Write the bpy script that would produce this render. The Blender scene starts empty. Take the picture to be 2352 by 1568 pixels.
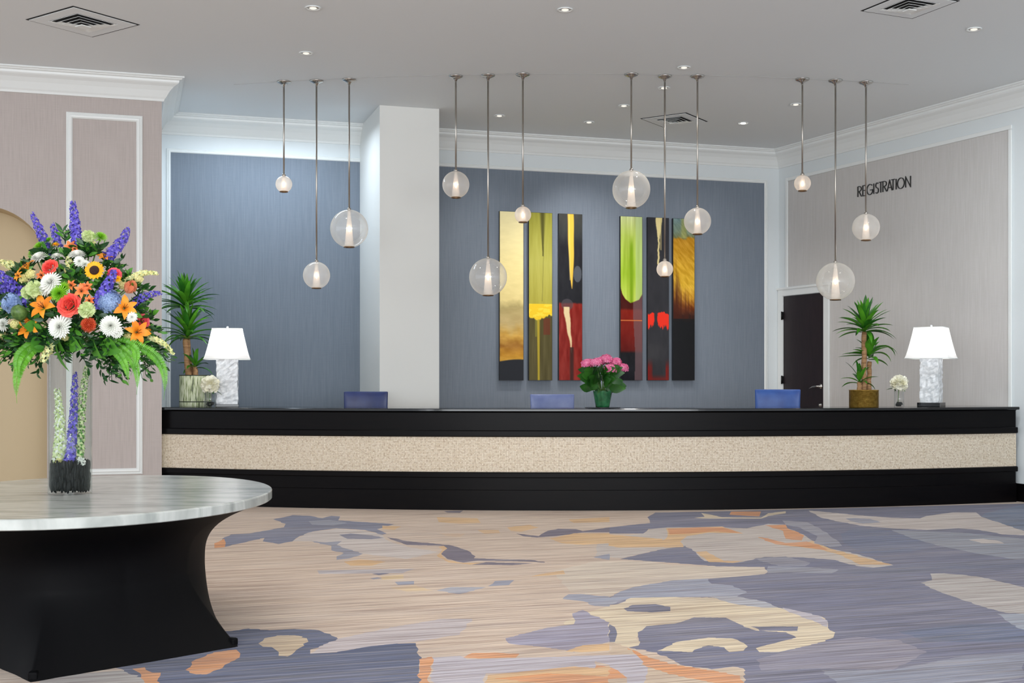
import bpy, math, random
from mathutils import Vector, Matrix, noise
from mathutils.geometry import delaunay_2d_cdt
import numpy as np

random.seed(7)
SC = bpy.context.scene
COL = SC.collection
PI = math.pi

# ------------------------------------------------------------ camera and measuring
F = 2850.0; CX = 1176.0; HY = 872.0; EYE = 1.38
CEIL = EYE + 3.32

def at(px, py, Y):
    return Vector(((px - CX) / F * Y, Y, EYE + (HY - py) / F * Y))
def on_z(px, py, z):
    Y = F * (z - EYE) / (HY - py)
    return Vector(((px - CX) / F * Y, Y, z))

cam_d = bpy.data.cameras.new('camera'); cam = bpy.data.objects.new('camera', cam_d); COL.objects.link(cam)
cam.location = (0, 0, EYE); cam.rotation_euler = (PI / 2, 0, 0)
cam_d.sensor_width = 36; cam_d.lens = F / 2352 * 36; cam_d.shift_y = (HY - 784) / 2352
cam_d.clip_end = 200
SC.camera = cam
SC.view_settings.view_transform = 'Standard'
SC.view_settings.look = 'None'
SC.view_settings.gamma = 1
SC.view_settings.use_curve_mapping = False
SC.view_settings.exposure = 0.38

# ------------------------------------------------------------ materials
def lin(c):
    return tuple(((v / 255) / 12.92 if v / 255 <= .04045 else ((v / 255 + .055) / 1.055) ** 2.4) for v in c[:3])
def mat(name, c=(200, 200, 200), rough=.5, metal=0, spec=.5, sheen=0, coat=0, trans=0, sub=0):
    m = bpy.data.materials.new(name); m.use_nodes = True
    b = m.node_tree.nodes['Principled BSDF']
    b.inputs['Base Color'].default_value = (*lin(c), 1)
    b.inputs['Roughness'].default_value = rough
    b.inputs['Metallic'].default_value = metal
    b.inputs['Specular IOR Level'].default_value = spec
    b.inputs['Sheen Weight'].default_value = sheen
    b.inputs['Coat Weight'].default_value = coat
    return m
def nn(m, t, **kw):
    n = m.node_tree.nodes.new(t)
    for k, v in kw.items():
        if k in n.inputs.keys(): n.inputs[k].default_value = v
        else: setattr(n, k, v)
    return n
def lk(m, a, b): m.node_tree.links.new(a, b)
def bsdf(m): return m.node_tree.nodes['Principled BSDF']
def ramp(m, stops):
    r = nn(m, 'ShaderNodeValToRGB'); e = r.color_ramp.elements
    while len(e) < len(stops): e.new(.5)
    for k, (p, c) in enumerate(stops):
        e[k].position = p; e[k].color = (*lin(c), 1)
    return r
def noise_mat(name, c1, c2, scale=(1, 1, 1), nscale=20, detail=4, rough=.5, bump=0, metal=0, lo=.35, hi=.65, spec=.5, rot=(0, 0, 0), coat=0):
    m = mat(name, c1, rough, metal, spec, coat=coat)
    tc = nn(m, 'ShaderNodeTexCoord'); mp = nn(m, 'ShaderNodeMapping'); mp.inputs['Scale'].default_value = scale
    mp.inputs['Rotation'].default_value = rot
    ns = nn(m, 'ShaderNodeTexNoise'); ns.inputs['Scale'].default_value = nscale; ns.inputs['Detail'].default_value = detail
    lk(m, tc.outputs['Object'], mp.inputs[0]); lk(m, mp.outputs[0], ns.inputs['Vector'])
    r = ramp(m, [(lo, c1), (hi, c2)]); lk(m, ns.outputs['Fac'], r.inputs[0]); lk(m, r.outputs[0], bsdf(m).inputs['Base Color'])
    if bump:
        b = nn(m, 'ShaderNodeBump'); b.inputs['Strength'].default_value = bump; b.inputs['Distance'].default_value = .01
        lk(m, ns.outputs['Fac'], b.inputs['Height']); lk(m, b.outputs[0], bsdf(m).inputs['Normal'])
    return m
def leaf_mat(name, c1, c2, nscale=12, tr=.25, rough=.4):
    m = noise_mat(name, c1, c2, nscale=nscale, rough=rough)
    nt = m.node_tree; out = nt.nodes['Material Output']
    t = nn(m, 'ShaderNodeBsdfTranslucent'); mx = nn(m, 'ShaderNodeMixShader'); mx.inputs[0].default_value = tr
    src = bsdf(m).inputs['Base Color'].links[0].from_socket
    lk(m, src, t.inputs[0]); lk(m, bsdf(m).outputs[0], mx.inputs[1]); lk(m, t.outputs[0], mx.inputs[2]); lk(m, mx.outputs[0], out.inputs[0])
    return m
def glass_mat(name, body=.12, tint=(255, 255, 255), body_c=(235, 235, 235), refl=.05, gl=.03, edge=None):
    """clear architectural glass: see-through, mirror-like by Fresnel, a little milky"""
    m = bpy.data.materials.new(name); m.use_nodes = True; nt = m.node_tree; nt.nodes.clear()
    out = nn(m, 'ShaderNodeOutputMaterial'); tr = nn(m, 'ShaderNodeBsdfTransparent'); tr.inputs[0].default_value = (*lin(tint), 1)
    d = nn(m, 'ShaderNodeBsdfDiffuse'); d.inputs[0].default_value = (*lin(body_c), 1)
    tl = nn(m, 'ShaderNodeBsdfTranslucent'); tl.inputs[0].default_value = (*lin(body_c), 1)
    dm = nn(m, 'ShaderNodeMixShader'); dm.inputs[0].default_value = .5
    lk(m, d.outputs[0], dm.inputs[1]); lk(m, tl.outputs[0], dm.inputs[2])
    lw = nn(m, 'ShaderNodeLayerWeight'); lw.inputs['Blend'].default_value = .5
    mr = nn(m, 'ShaderNodeMapRange'); mr.inputs[3].default_value = body; mr.inputs[4].default_value = min(1, body * 2.2 + .3) if edge is None else edge
    pw = nn(m, 'ShaderNodeMath', operation='POWER'); pw.inputs[1].default_value = 2.5
    lk(m, lw.outputs['Facing'], pw.inputs[0]); lk(m, pw.outputs[0], mr.inputs[0])
    m1 = nn(m, 'ShaderNodeMixShader'); lk(m, mr.outputs[0], m1.inputs[0]); lk(m, tr.outputs[0], m1.inputs[1]); lk(m, dm.outputs[0], m1.inputs[2])
    g = nn(m, 'ShaderNodeBsdfGlossy'); g.inputs['Roughness'].default_value = gl
    l2 = nn(m, 'ShaderNodeLayerWeight'); l2.inputs['Blend'].default_value = .5
    p2 = nn(m, 'ShaderNodeMath', operation='POWER'); p2.inputs[1].default_value = 5; lk(m, l2.outputs['Facing'], p2.inputs[0])
    fr = nn(m, 'ShaderNodeMapRange'); fr.inputs[3].default_value = refl; fr.inputs[4].default_value = .55; lk(m, p2.outputs[0], fr.inputs[0])
    m2 = nn(m, 'ShaderNodeMixShader'); lk(m, fr.outputs[0], m2.inputs[0]); lk(m, m1.outputs[0], m2.inputs[1]); lk(m, g.outputs[0], m2.inputs[2])
    lk(m, m2.outputs[0], out.inputs[0])
    return m
def emit_mat(name, c, s):
    m = bpy.data.materials.new(name); m.use_nodes = True; nt = m.node_tree; nt.nodes.clear()
    out = nn(m, 'ShaderNodeOutputMaterial'); e = nn(m, 'ShaderNodeEmission'); e.inputs[0].default_value = (*lin(c), 1); e.inputs[1].default_value = s
    lk(m, e.outputs[0], out.inputs[0]); return m
def translucent_mat(name, c, tr=.6):
    m = mat(name, c, .8, spec=.2); out = m.node_tree.nodes['Material Output']
    t = nn(m, 'ShaderNodeBsdfTranslucent'); t.inputs[0].default_value = (*lin(c), 1); mx = nn(m, 'ShaderNodeMixShader'); mx.inputs[0].default_value = tr
    lk(m, bsdf(m).outputs[0], mx.inputs[1]); lk(m, t.outputs[0], mx.inputs[2]); lk(m, mx.outputs[0], out.inputs[0]); return m
def linen(name, c1, c2, bump=.15):
    """woven wall covering: fine vertical and horizontal threads"""
    m = mat(name, c1, .7, spec=.25)
    tc = nn(m, 'ShaderNodeTexCoord')
    a = nn(m, 'ShaderNodeMapping'); a.inputs['Scale'].default_value = (90, 90, 3)
    b = nn(m, 'ShaderNodeMapping'); b.inputs['Scale'].default_value = (6, 6, 110)
    n1 = nn(m, 'ShaderNodeTexNoise'); n1.inputs['Scale'].default_value = 1; n1.inputs['Detail'].default_value = 3
    n2 = nn(m, 'ShaderNodeTexNoise'); n2.inputs['Scale'].default_value = 1; n2.inputs['Detail'].default_value = 3
    for mp, n in ((a, n1), (b, n2)):
        lk(m, tc.outputs['Object'], mp.inputs[0]); lk(m, mp.outputs[0], n.inputs['Vector'])
    mx = nn(m, 'ShaderNodeMath', operation='MULTIPLY_ADD'); mx.inputs[1].default_value = .28; lk(m, n2.outputs['Fac'], mx.inputs[0]); lk(m, n1.outputs['Fac'], mx.inputs[2])
    hf = nn(m, 'ShaderNodeMath', operation='MULTIPLY'); hf.inputs[1].default_value = .78; lk(m, mx.outputs[0], hf.inputs[0])
    r = ramp(m, [(.38, c1), (.62, c2)]); lk(m, hf.outputs[0], r.inputs[0]); lk(m, r.outputs[0], bsdf(m).inputs['Base Color'])
    bp = nn(m, 'ShaderNodeBump'); bp.inputs['Strength'].default_value = bump; bp.inputs['Distance'].default_value = .004
    lk(m, hf.outputs[0], bp.inputs['Height']); lk(m, bp.outputs[0], bsdf(m).inputs['Normal'])
    return m

# ------------------------------------------------------------ mesh builder
class MB:
    def __init__(s): s.v = []; s.f = []; s.m = []; s.sm = []; s.uv = {}
    def add(s, vs, fs, mi=0, smooth=False, M=None):
        o = len(s.v)
        s.v += [tuple(M @ Vector(p)) if M else tuple(p) for p in vs]
        for f in fs:
            s.f.append(tuple(i + o for i in f)); s.m.append(mi); s.sm.append(smooth)
        return o
    def box(s, x0, x1, y0, y1, z0, z1, mi=0, M=None):
        vs = [(x, y, z) for z in (z0, z1) for y in (y0, y1) for x in (x0, x1)]
        s.add(vs, [(0, 2, 3, 1), (4, 5, 7, 6), (0, 1, 5, 4), (2, 6, 7, 3), (0, 4, 6, 2), (1, 3, 7, 5)], mi, False, M)
    def lathe(s, prof, n=32, mi=0, M=None, smooth=True, cap=True, a0=0):
        vs = []; fs = []
        for r, z in prof:
            for k in range(n):
                a = 2 * PI * k / n + a0; vs.append((r * math.cos(a), r * math.sin(a), z))
        for i in range(len(prof) - 1):
            for k in range(n):
                k2 = (k + 1) % n; fs.append((i * n + k, i * n + k2, (i + 1) * n + k2, (i + 1) * n + k))
        if cap:
            if prof[0][0] > 1e-5: fs.append(tuple(range(n - 1, -1, -1)))
            if prof[-1][0] > 1e-5: fs.append(tuple((len(prof) - 1) * n + k for k in range(n)))
        s.add(vs, fs, mi, smooth, M)
    def sphere(s, c, r, n=16, h=10, mi=0, sc=(1, 1, 1), M=None):
        T = Matrix.Translation(c) @ Matrix.Diagonal((sc[0], sc[1], sc[2], 1))
        if M: T = M @ T
        s.lathe([(r * math.sin(PI * i / h) + (1e-6), -r * math.cos(PI * i / h)) for i in range(h + 1)], n, mi, T, cap=False)
    def tube(s, path, rad, n=8, mi=0, M=None, cap=True):
        path = [Vector(p) for p in path]
        if not isinstance(rad, (list, tuple)): rad = [rad] * len(path)
        vs = []; fs = []; up = None
        for i, p in enumerate(path):
            t = (path[min(i + 1, len(path) - 1)] - path[max(i - 1, 0)]).normalized()
            if up is None: up = Vector((0, 0, 1)) if abs(t.z) < .9 else Vector((1, 0, 0))
            a = t.cross(up).normalized(); b = a.cross(t).normalized(); up = b
            for k in range(n):
                an = 2 * PI * k / n; vs.append(p + (a * math.cos(an) + b * math.sin(an)) * rad[i])
        for i in range(len(path) - 1):
            for k in range(n):
                k2 = (k + 1) % n; fs.append((i * n + k, i * n + k2, (i + 1) * n + k2, (i + 1) * n + k))
        if cap: fs.append(tuple(range(n))[::-1]); fs.append(tuple((len(path) - 1) * n + k for k in range(n)))
        s.add(vs, fs, mi, True, M)
    def prism(s, poly, z0, z1, mi=0, M=None):
        n = len(poly)
        vs = [(x, y, z0) for x, y in poly] + [(x, y, z1) for x, y in poly]
        fs = [tuple(range(n))[::-1], tuple(range(n, 2 * n))] + [(k, (k + 1) % n, n + (k + 1) % n, n + k) for k in range(n)]
        s.add(vs, fs, mi, False, M)
    def petal(s, M, az, L, W, e0, e1, cup=.2, n=5, r0=0, mi=0, peak=.55, z0=0, wave=0, tip=.0):
        R = M @ Matrix.Rotation(az, 4, 'Z'); vs = []; fs = []; x, z = r0, z0
        for i in range(n + 1):
            t = i / n
            if i:
                e = e0 + (e1 - e0) * (t - .5 / n); x += L / n * math.cos(e); z += L / n * math.sin(e)
            u = t / peak * .5 if t < peak else .5 + (t - peak) / (1 - peak) * .5
            w = W * max(math.sin(PI * u), tip if t > .5 else .12) * .5
            if wave: wz = math.sin(t * 9 + az * 3) * wave
            else: wz = 0
            vs += [(x, -w, z + cup * w + wz), (x, 0, z), (x, w, z + cup * w - wz)]
        for i in range(n):
            a = i * 3; fs += [(a, a + 3, a + 4, a + 1), (a + 1, a + 4, a + 5, a + 2)]
        s.add(vs, fs, mi, True, R)
    def build(s, name, mats, parent=None, loc=None, rotz=0, bevel=0, solid=0, subsurf=0, merge=False):
        me = bpy.data.meshes.new(name); me.from_pydata(s.v, [], s.f)
        if not isinstance(mats, (list, tuple)): mats = [mats]
        for m in mats: me.materials.append(m)
        me.polygons.foreach_set('material_index', s.m); me.polygons.foreach_set('use_smooth', s.sm); me.update()
        o = bpy.data.objects.new(name, me); COL.objects.link(o)
        if parent: o.parent = parent
        if loc is not None: o.location = loc
        o.rotation_euler = (0, 0, rotz)
        if bevel:
            b = o.modifiers.new('bevel', 'BEVEL'); b.width = bevel; b.segments = 2; b.limit_method = 'ANGLE'
        if solid:
            b = o.modifiers.new('solid', 'SOLIDIFY'); b.thickness = solid; b.offset = 0
        if subsurf:
            b = o.modifiers.new('sub', 'SUBSURF'); b.levels = subsurf; b.render_levels = subsurf
        return o

def tag(o, label=None, cat=None, group=None, kind=None):
    if label: o['label'] = label
    if cat: o['category'] = cat
    if group: o['group'] = group
    if kind: o['kind'] = kind
    return o
def thing(name, label, cat, loc=(0, 0, 0), rotz=0, group=None):
    o = bpy.data.objects.new(name, None); COL.objects.link(o); o.location = loc; o.rotation_euler = (0, 0, rotz)
    o.empty_display_size = .1
    return tag(o, label, cat, group)
def face_to(p, d, roll=0):
    """frame at p whose local z points along d"""
    q = Vector(d).normalized().to_track_quat('Z', 'Y')
    return Matrix.Translation(p) @ q.to_matrix().to_4x4() @ Matrix.Rotation(roll, 4, 'Z')
def dup(root, loc, rotz=0, label=None):
    r = root.copy(); COL.objects.link(r); r.location = loc; r.rotation_euler = (0, 0, rotz)
    if label: r['label'] = label
    for ch in list(root.children):
        c = ch.copy(); COL.objects.link(c); c.parent = r
        for g in ch.children:
            d = g.copy(); COL.objects.link(d); d.parent = c
    return r

# ------------------------------------------------------------ materials used
paint = mat('white_paint', (222, 228, 230), .55, spec=.3)
trimp = mat('trim_paint', (232, 235, 234), .35, spec=.4)
ceilp = mat('ceiling_paint', (228, 232, 234), .7, spec=.2)
colp = mat('column_paint', (226, 226, 222), .6, spec=.3)
beige = mat('cream_paint', (206, 188, 156), .7, spec=.2)
taupe = linen('taupe_wallcovering', (180, 170, 166), (189, 179, 175), .05)
greyl = linen('grey_wallcovering', (198, 195, 192), (205, 202, 200), .04)
bluel = linen('blue_wallcovering', (116, 126, 138), (124, 133, 145), .05)
black_gloss = mat('black_stone', (9, 10, 12), .1, spec=.45)
espresso = noise_mat('espresso_wood', (5, 4, 6), (10, 7, 8), scale=(1, 1, 14), nscale=3, rough=.35, spec=.12)
blackm = mat('black_satin', (12, 12, 13), .35)
chrome = mat('polished_nickel', (190, 188, 184), .18, metal=1)
nickel = mat('brushed_nickel', (176, 170, 162), .32, metal=1)
darkm = mat('dark_void', (14, 14, 15), .8)
# ------------------------------------------------------------ the walls in plan
class Plane:
    """a vertical wall: local x runs to the right as seen from the room, local y points away from the room"""
    def __init__(s, p0, ang):
        s.p = Vector((p0[0], p0[1], 0)); s.a = ang
        s.t = Vector((math.cos(ang), math.sin(ang), 0)); s.n = Vector((-math.sin(ang), math.cos(ang), 0))
    def uz(s, px, py, off=0):
        """where the sight line meets the wall, off metres in front of it"""
        d = Vector(((px - CX) / F, 1, (HY - py) / F)); o = Vector((0, 0, EYE))
        k = ((s.p - s.n * off) - o).dot(s.n) / d.dot(s.n); h = o + d * k
        return (h - s.p).dot(s.t), h.z
YAW = math.atan(2850 / 9239)
back = Plane(((1010 - CX) / F * 16.6, 16.6), YAW)
cornerR = Vector((3.893, 18.10, 0))
right = Plane(cornerR, math.atan2(-1, .465))
cornerL = Vector((-3.875, 13.727, 0))
left = Plane(cornerL, YAW)

def wobj(mb, name, pl, m, **k):
    return mb.build(name, m, None, pl.p, pl.a, **k)
def struct(o, label, cat=None):
    return tag(o, label, cat or 'wall', None, 'structure')

# back wall
ubr = (cornerR - back.p).dot(back.t)
mb = MB(); mb.box(-6.0, ubr + .3, 0, .2, 0, CEIL)
wb = struct(wobj(mb, 'wall_back', back, paint), 'long back wall behind the reception desk, white frame around blue fabric')
u0, _ = back.uz(392, 700); u1, _ = back.uz(1755, 700)
zt = sum(back.uz(x, y)[1] for x, y in ((392, 350), (1010, 382), (1755, 421))) / 3
mb = MB(); mb.box(u0, u1, -.004, .01, .3, zt); mb.build('wallpaper', bluel, wb)['label'] = 'slate blue woven wallcovering'
def frame(mb, x0, x1, z0, z1, w, d=.022):
    prof = [(0, 0), (.0, d * .55), (.18 * w, d * .8), (.3 * w, d * .6), (.55 * w, d), (.8 * w, d * .9), (w, d * .35), (w, 0)]
    rings = []
    for a, h in prof:
        rings.append([(x0 - w + a, -h, z0 - w + a), (x1 + w - a, -h, z0 - w + a), (x1 + w - a, -h, z1 + w - a), (x0 - w + a, -h, z1 + w - a)])
    vs = [p for r in rings for p in r]; fs = []
    for i in range(len(prof) - 1):
        for k in range(4):
            fs.append((i * 4 + k, (i + 1) * 4 + k, (i + 1) * 4 + (k + 1) % 4, i * 4 + (k + 1) % 4))
    mb.add(vs, fs)
mb = MB(); frame(mb, u0, u1, .3, zt, .05); mb.build('panel_moulding', trimp, wb)

# right wall
mb = MB(); mb.box(-.1, 17, 0, .2, 0, CEIL)
wr = struct(wobj(mb, 'wall_right', right, paint), 'right wall with grey fabric panel, REGISTRATION letters and dark door')
ru0, _ = right.uz(1811, 500); ru1, _ = right.uz(2318, 500)
rzt = (right.uz(1811, 417)[1] + right.uz(2318, 297)[1]) / 2
dz1 = right.uz(1850, 676)[1]
du0, _ = right.uz(1801, 800); du1, _ = right.uz(1894, 800)
DW = .115
# wallcovering goes round the door: left strip above the door and the broad field
mb = MB(); mb.box(ru0, du1 + DW, -.004, .01, dz1 + DW + .02, rzt); mb.box(du1 + DW, ru1, -.004, .01, .3, rzt)
mb.build('wallpaper', greyl, wr)['label'] = 'warm grey woven wallcovering'
mb = MB(); w = .05
mb.box(ru0 - w, ru0, -.022, 0, dz1 + DW, rzt + w); mb.box(ru0, ru1 + w, -.022, 0, rzt, rzt + w); mb.box(ru1, ru1 + w, -.022, 0, .3, rzt)
mb.build('panel_moulding', trimp, wr, bevel=.008)

# left wall: arched niche, corner and return
LW = 9.0
arc_r = (left.uz(108, 700)[0]); arc_z = left.uz(0, 609)[1]
arc_rad = left.uz(108, 600)[0] - left.uz(108 - 145, 600)[0]
acx = arc_r - arc_rad
mb = MB()
pts = [(-LW, 0), (acx - arc_rad, 0)]
arch = [(acx - arc_rad * math.cos(PI * k / 32), arc_z + arc_rad * math.sin(PI * k / 32)) for k in range(33)]
pts += arch + [(acx + arc_rad, 0), (0, 0), (0, CEIL), (-LW, CEIL)]
res = delaunay_2d_cdt([Vector(p) for p in pts], [], [list(range(len(pts)))], 1, 1e-6)
mb.add([(p.x, 0, p.y) for p in res[0]], [tuple(f) for f in res[2]])
rev = [(acx - arc_rad, 0)] + arch + [(acx + arc_rad, 0)]
n = len(rev)
mb.add([(x, 0, z) for x, z in rev] + [(x, .45, z) for x, z in rev], [(k, k + 1, n + k + 1, n + k) for k in range(n - 1)], 1)
mb.add([(acx - 1.2, .45, 0), (acx + 1.2, .45, 0), (acx + 1.2, .45, arc_z + 1.2), (acx - 1.2, .45, arc_z + 1.2)], [(0, 1, 2, 3)], 1)
# return towards the back wall
mr_ = MB(); mr_.add([(0, 0, 0), (0, 2.6, 0), (0, 2.6, CEIL), (0, 0, CEIL)], [(0, 1, 2, 3)])
struct(wobj(mr_, 'wall_return', left, paint), 'short white wall running back beside the left end of the desk')
wl = struct(wobj(mb, 'wall_left', left, [taupe, beige, paint]), 'taupe fabric wall at left with cream arched niche and white picture frame moulding')
fx0, _ = left.uz(167, 600); fx1, _ = left.uz(313, 600); fz1 = left.uz(240, 276)[1]; fz0 = left.uz(240, 1076)[1]
mb = MB(); frame(mb, fx0, fx1, fz0, fz1, .066, .028); mb.build('panel_moulding', trimp, wl)

# square column
cfl = Vector(((872 - CX) / F, 1, 0)) * (F * 3.32 / (HY - 241))
colpl = Plane(cfl, YAW)
cw = colpl.uz(1009, 600)[0]
bd = (back.p - cfl).dot(back.n)
mb = MB(); mb.box(0, cw, 0, bd + .05, 0, CEIL)
struct(mb.build('wall_middle', colp, None, colpl.p, YAW, bevel=.004), 'plain square white column in front of the blue back wall')

# crown moulding swept along the walls
prof = [(0, -.245), (.022, -.245), (.03, -.222), (.045, -.205), (.06, -.18), (.085, -.14), (.125, -.098), (.165, -.075), (.178, -.062), (.182, -.04), (.205, -.034), (.215, -.02), (.235, -.018), (.235, -.001)]
lret = left.p + left.n * ((back.p - left.p).dot(back.n))
pathp = [left.p - left.t * 8, left.p, lret, cornerR, right.p + right.t * 16.8]
pathp = [Vector((p.x, p.y)) for p in pathp]
def sweep(mb, path, prof, z, side=-1):
    n = len(path); offs = []
    for i in range(n):
        d0 = (path[i] - path[i - 1]).normalized() if i else None
        d1 = (path[i + 1] - path[i]).normalized() if i < n - 1 else None
        n0 = Vector((d0.y, -d0.x)) if d0 else None; n1 = Vector((d1.y, -d1.x)) if d1 else None
        if n0 is None: m = n1
        elif n1 is None: m = n0
        else:
            m = (n0 + n1); m = m / m.length; m = m / max(.2, m.dot(n0))
        offs.append(m)
    vs = [(path[i].x + offs[i].x * a, path[i].y + offs[i].y * a, z + h) for i in range(n) for a, h in prof]
    k = len(prof); fs = [(i * k + j, (i + 1) * k + j, (i + 1) * k + j + 1, i * k + j + 1) for i in range(n - 1) for j in range(k - 1)]
    mb.add(vs, fs)
mb = MB(); sweep(mb, pathp, prof, CEIL)
struct(mb.build('trim_1', trimp), 'white crown moulding around the top of the walls', 'moulding')

# ceiling
mb = MB(); mb.box(-13, 15, -6, 21, CEIL, CEIL + .15)
struct(mb.build('ceiling', ceilp), 'smooth pale plaster ceiling', 'ceiling')
# skirting
mb = MB(); mb.box(du1 + DW, 16.8, -.02, 0, 0, .205)
struct(wobj(mb, 'baseboard_right', right, espresso, bevel=.004), 'black baseboard along the right wall', 'baseboard')
mb = MB(); mb.box(acx + arc_rad, 0, -.02, 0, 0, .16)
struct(wobj(mb, 'baseboard_left', left, trimp, bevel=.004), 'white baseboard below the taupe wall', 'baseboard')

# door on the right wall
dt = tag(thing('door_1', 'dark brown flush door with steel lever in the right wall', 'door', right.p, right.a), kind='structure')
mb = MB(); mb.box(du0, du1, -.012, -.001, .01, dz1); mb.build('door_leaf', noise_mat('dark_walnut', (30, 19, 22), (38, 25, 28), scale=(8, 8, 1), nscale=4, rough=.4), dt, bevel=.003)
mb = MB(); g = .004; cd = .03
for x0, x1, z0, z1 in ((du0 - DW, du0 - g, 0, dz1 + DW), (du1 + g, du1 + DW, 0, dz1 + DW), (du0 - g, du1 + g, dz1 + g, dz1 + DW)):
    mb.box(x0, x1, -cd, 0, z0, z1)
mb.box(du0 - DW - .012, du1 + DW + .012, -cd - .015, 0, dz1 + DW - .02, dz1 + DW + .012)
mb.build('door_frame', trimp, dt, bevel=.006)
for zz in (right.uz(1800, 725)[1], right.uz(1800, 872)[1], .3):
    mb = MB(); mb.box(du0 - .03, du0 + .012, -.03, -.012, zz - .055, zz + .055); mb.tube([(du0 - .01, -.036, zz - .06), (du0 - .01, -.036, zz + .06)], .011, 10); mb.build('hinge', blackm, dt)
hz = right.uz(1885, 887)[1]; hu = right.uz(1887, 887)[0]
mb = MB(); mb.lathe([(0.034, 0), (.034, .008), (.012, .012), (.012, .05)], 20, 0, Matrix.Translation((hu, -.012, hz)) @ Matrix.Rotation(PI / 2, 4, 'X'))
mb.tube([(hu, -.06, hz), (hu - .04, -.065, hz), (hu - .12, -.06, hz - .006), (hu - .2, -.052, hz - .03)], [.012, .011, .010, .008], 10)
mb.build('door_handle', chrome, dt)
mb = MB(); z2 = right.uz(1887, 930)[1]; mb.lathe([(.03, 0), (.03, .01), (.018, .02), (.018, .03), (.0, .032)], 18, 0, Matrix.Translation((hu, -.012, z2)) @ Matrix.Rotation(PI / 2, 4, 'X'))
mb.build('lock_cylinder', chrome, dt)

# fine curved seam in the ceiling above the desk
cans = [(652, 187), (727, 185), (802, 182), (1047, 174), (1121, 172), (1201, 170), (1450, 170), (1527, 174), (1602, 174), (1843, 181), (1919, 184), (1989, 188)]
P = [on_z(x, y, CEIL) for x, y in cans]
def circle3(a, b, c):
    ax, ay, bx, by, cx, cy = a[0], a[1], b[0], b[1], c[0], c[1]
    d = 2 * (ax * (by - cy) + bx * (cy - ay) + cx * (ay - by))
    ux = ((ax * ax + ay * ay) * (by - cy) + (bx * bx + by * by) * (cy - ay) + (cx * cx + cy * cy) * (ay - by)) / d
    uy = ((ax * ax + ay * ay) * (cx - bx) + (bx * bx + by * by) * (ax - cx) + (cx * cx + cy * cy) * (bx - ax)) / d
    return Vector((ux, uy, 0)), math.hypot(ax - ux, ay - uy)
cc, cr = circle3(P[0], on_z(1330, 169.5, CEIL), P[11])
def ang_of(p, c): return math.atan2(p[1] - c[1], p[0] - c[0])
def arc_band(mb, c, prof, a0, a1, n=96, mi=0, closed=True, caps=True, smooth=False):
    """prof: (radius, z) points swept through an angle"""
    k = len(prof); vs = []; fs = []
    for i in range(n + 1):
        a = a0 + (a1 - a0) * i / n
        for r, z in prof: vs.append((c[0] + r * math.cos(a), c[1] + r * math.sin(a), z))
    for i in range(n):
        for j in range(k if closed else k - 1):
            j2 = (j + 1) % k; fs.append((i * k + j, (i + 1) * k + j, (i + 1) * k + j2, i * k + j2))
    if caps and closed: fs.append(tuple(range(k))); fs.append(tuple(n * k + j for j in range(k))[::-1])
    mb.add(vs, fs, mi, smooth)
mb = MB(); arc_band(mb, cc, [(cr - .004, CEIL), (cr + .004, CEIL), (cr + .004, CEIL - .002), (cr - .004, CEIL - .002)], ang_of(P[2], cc) - .09, ang_of(P[10], cc) + .06)
struct(mb.build('trim_2', mat('seam', (176, 176, 176), .6)), 'thin curved seam in the ceiling joining the pendant lights', 'seam')
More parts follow.
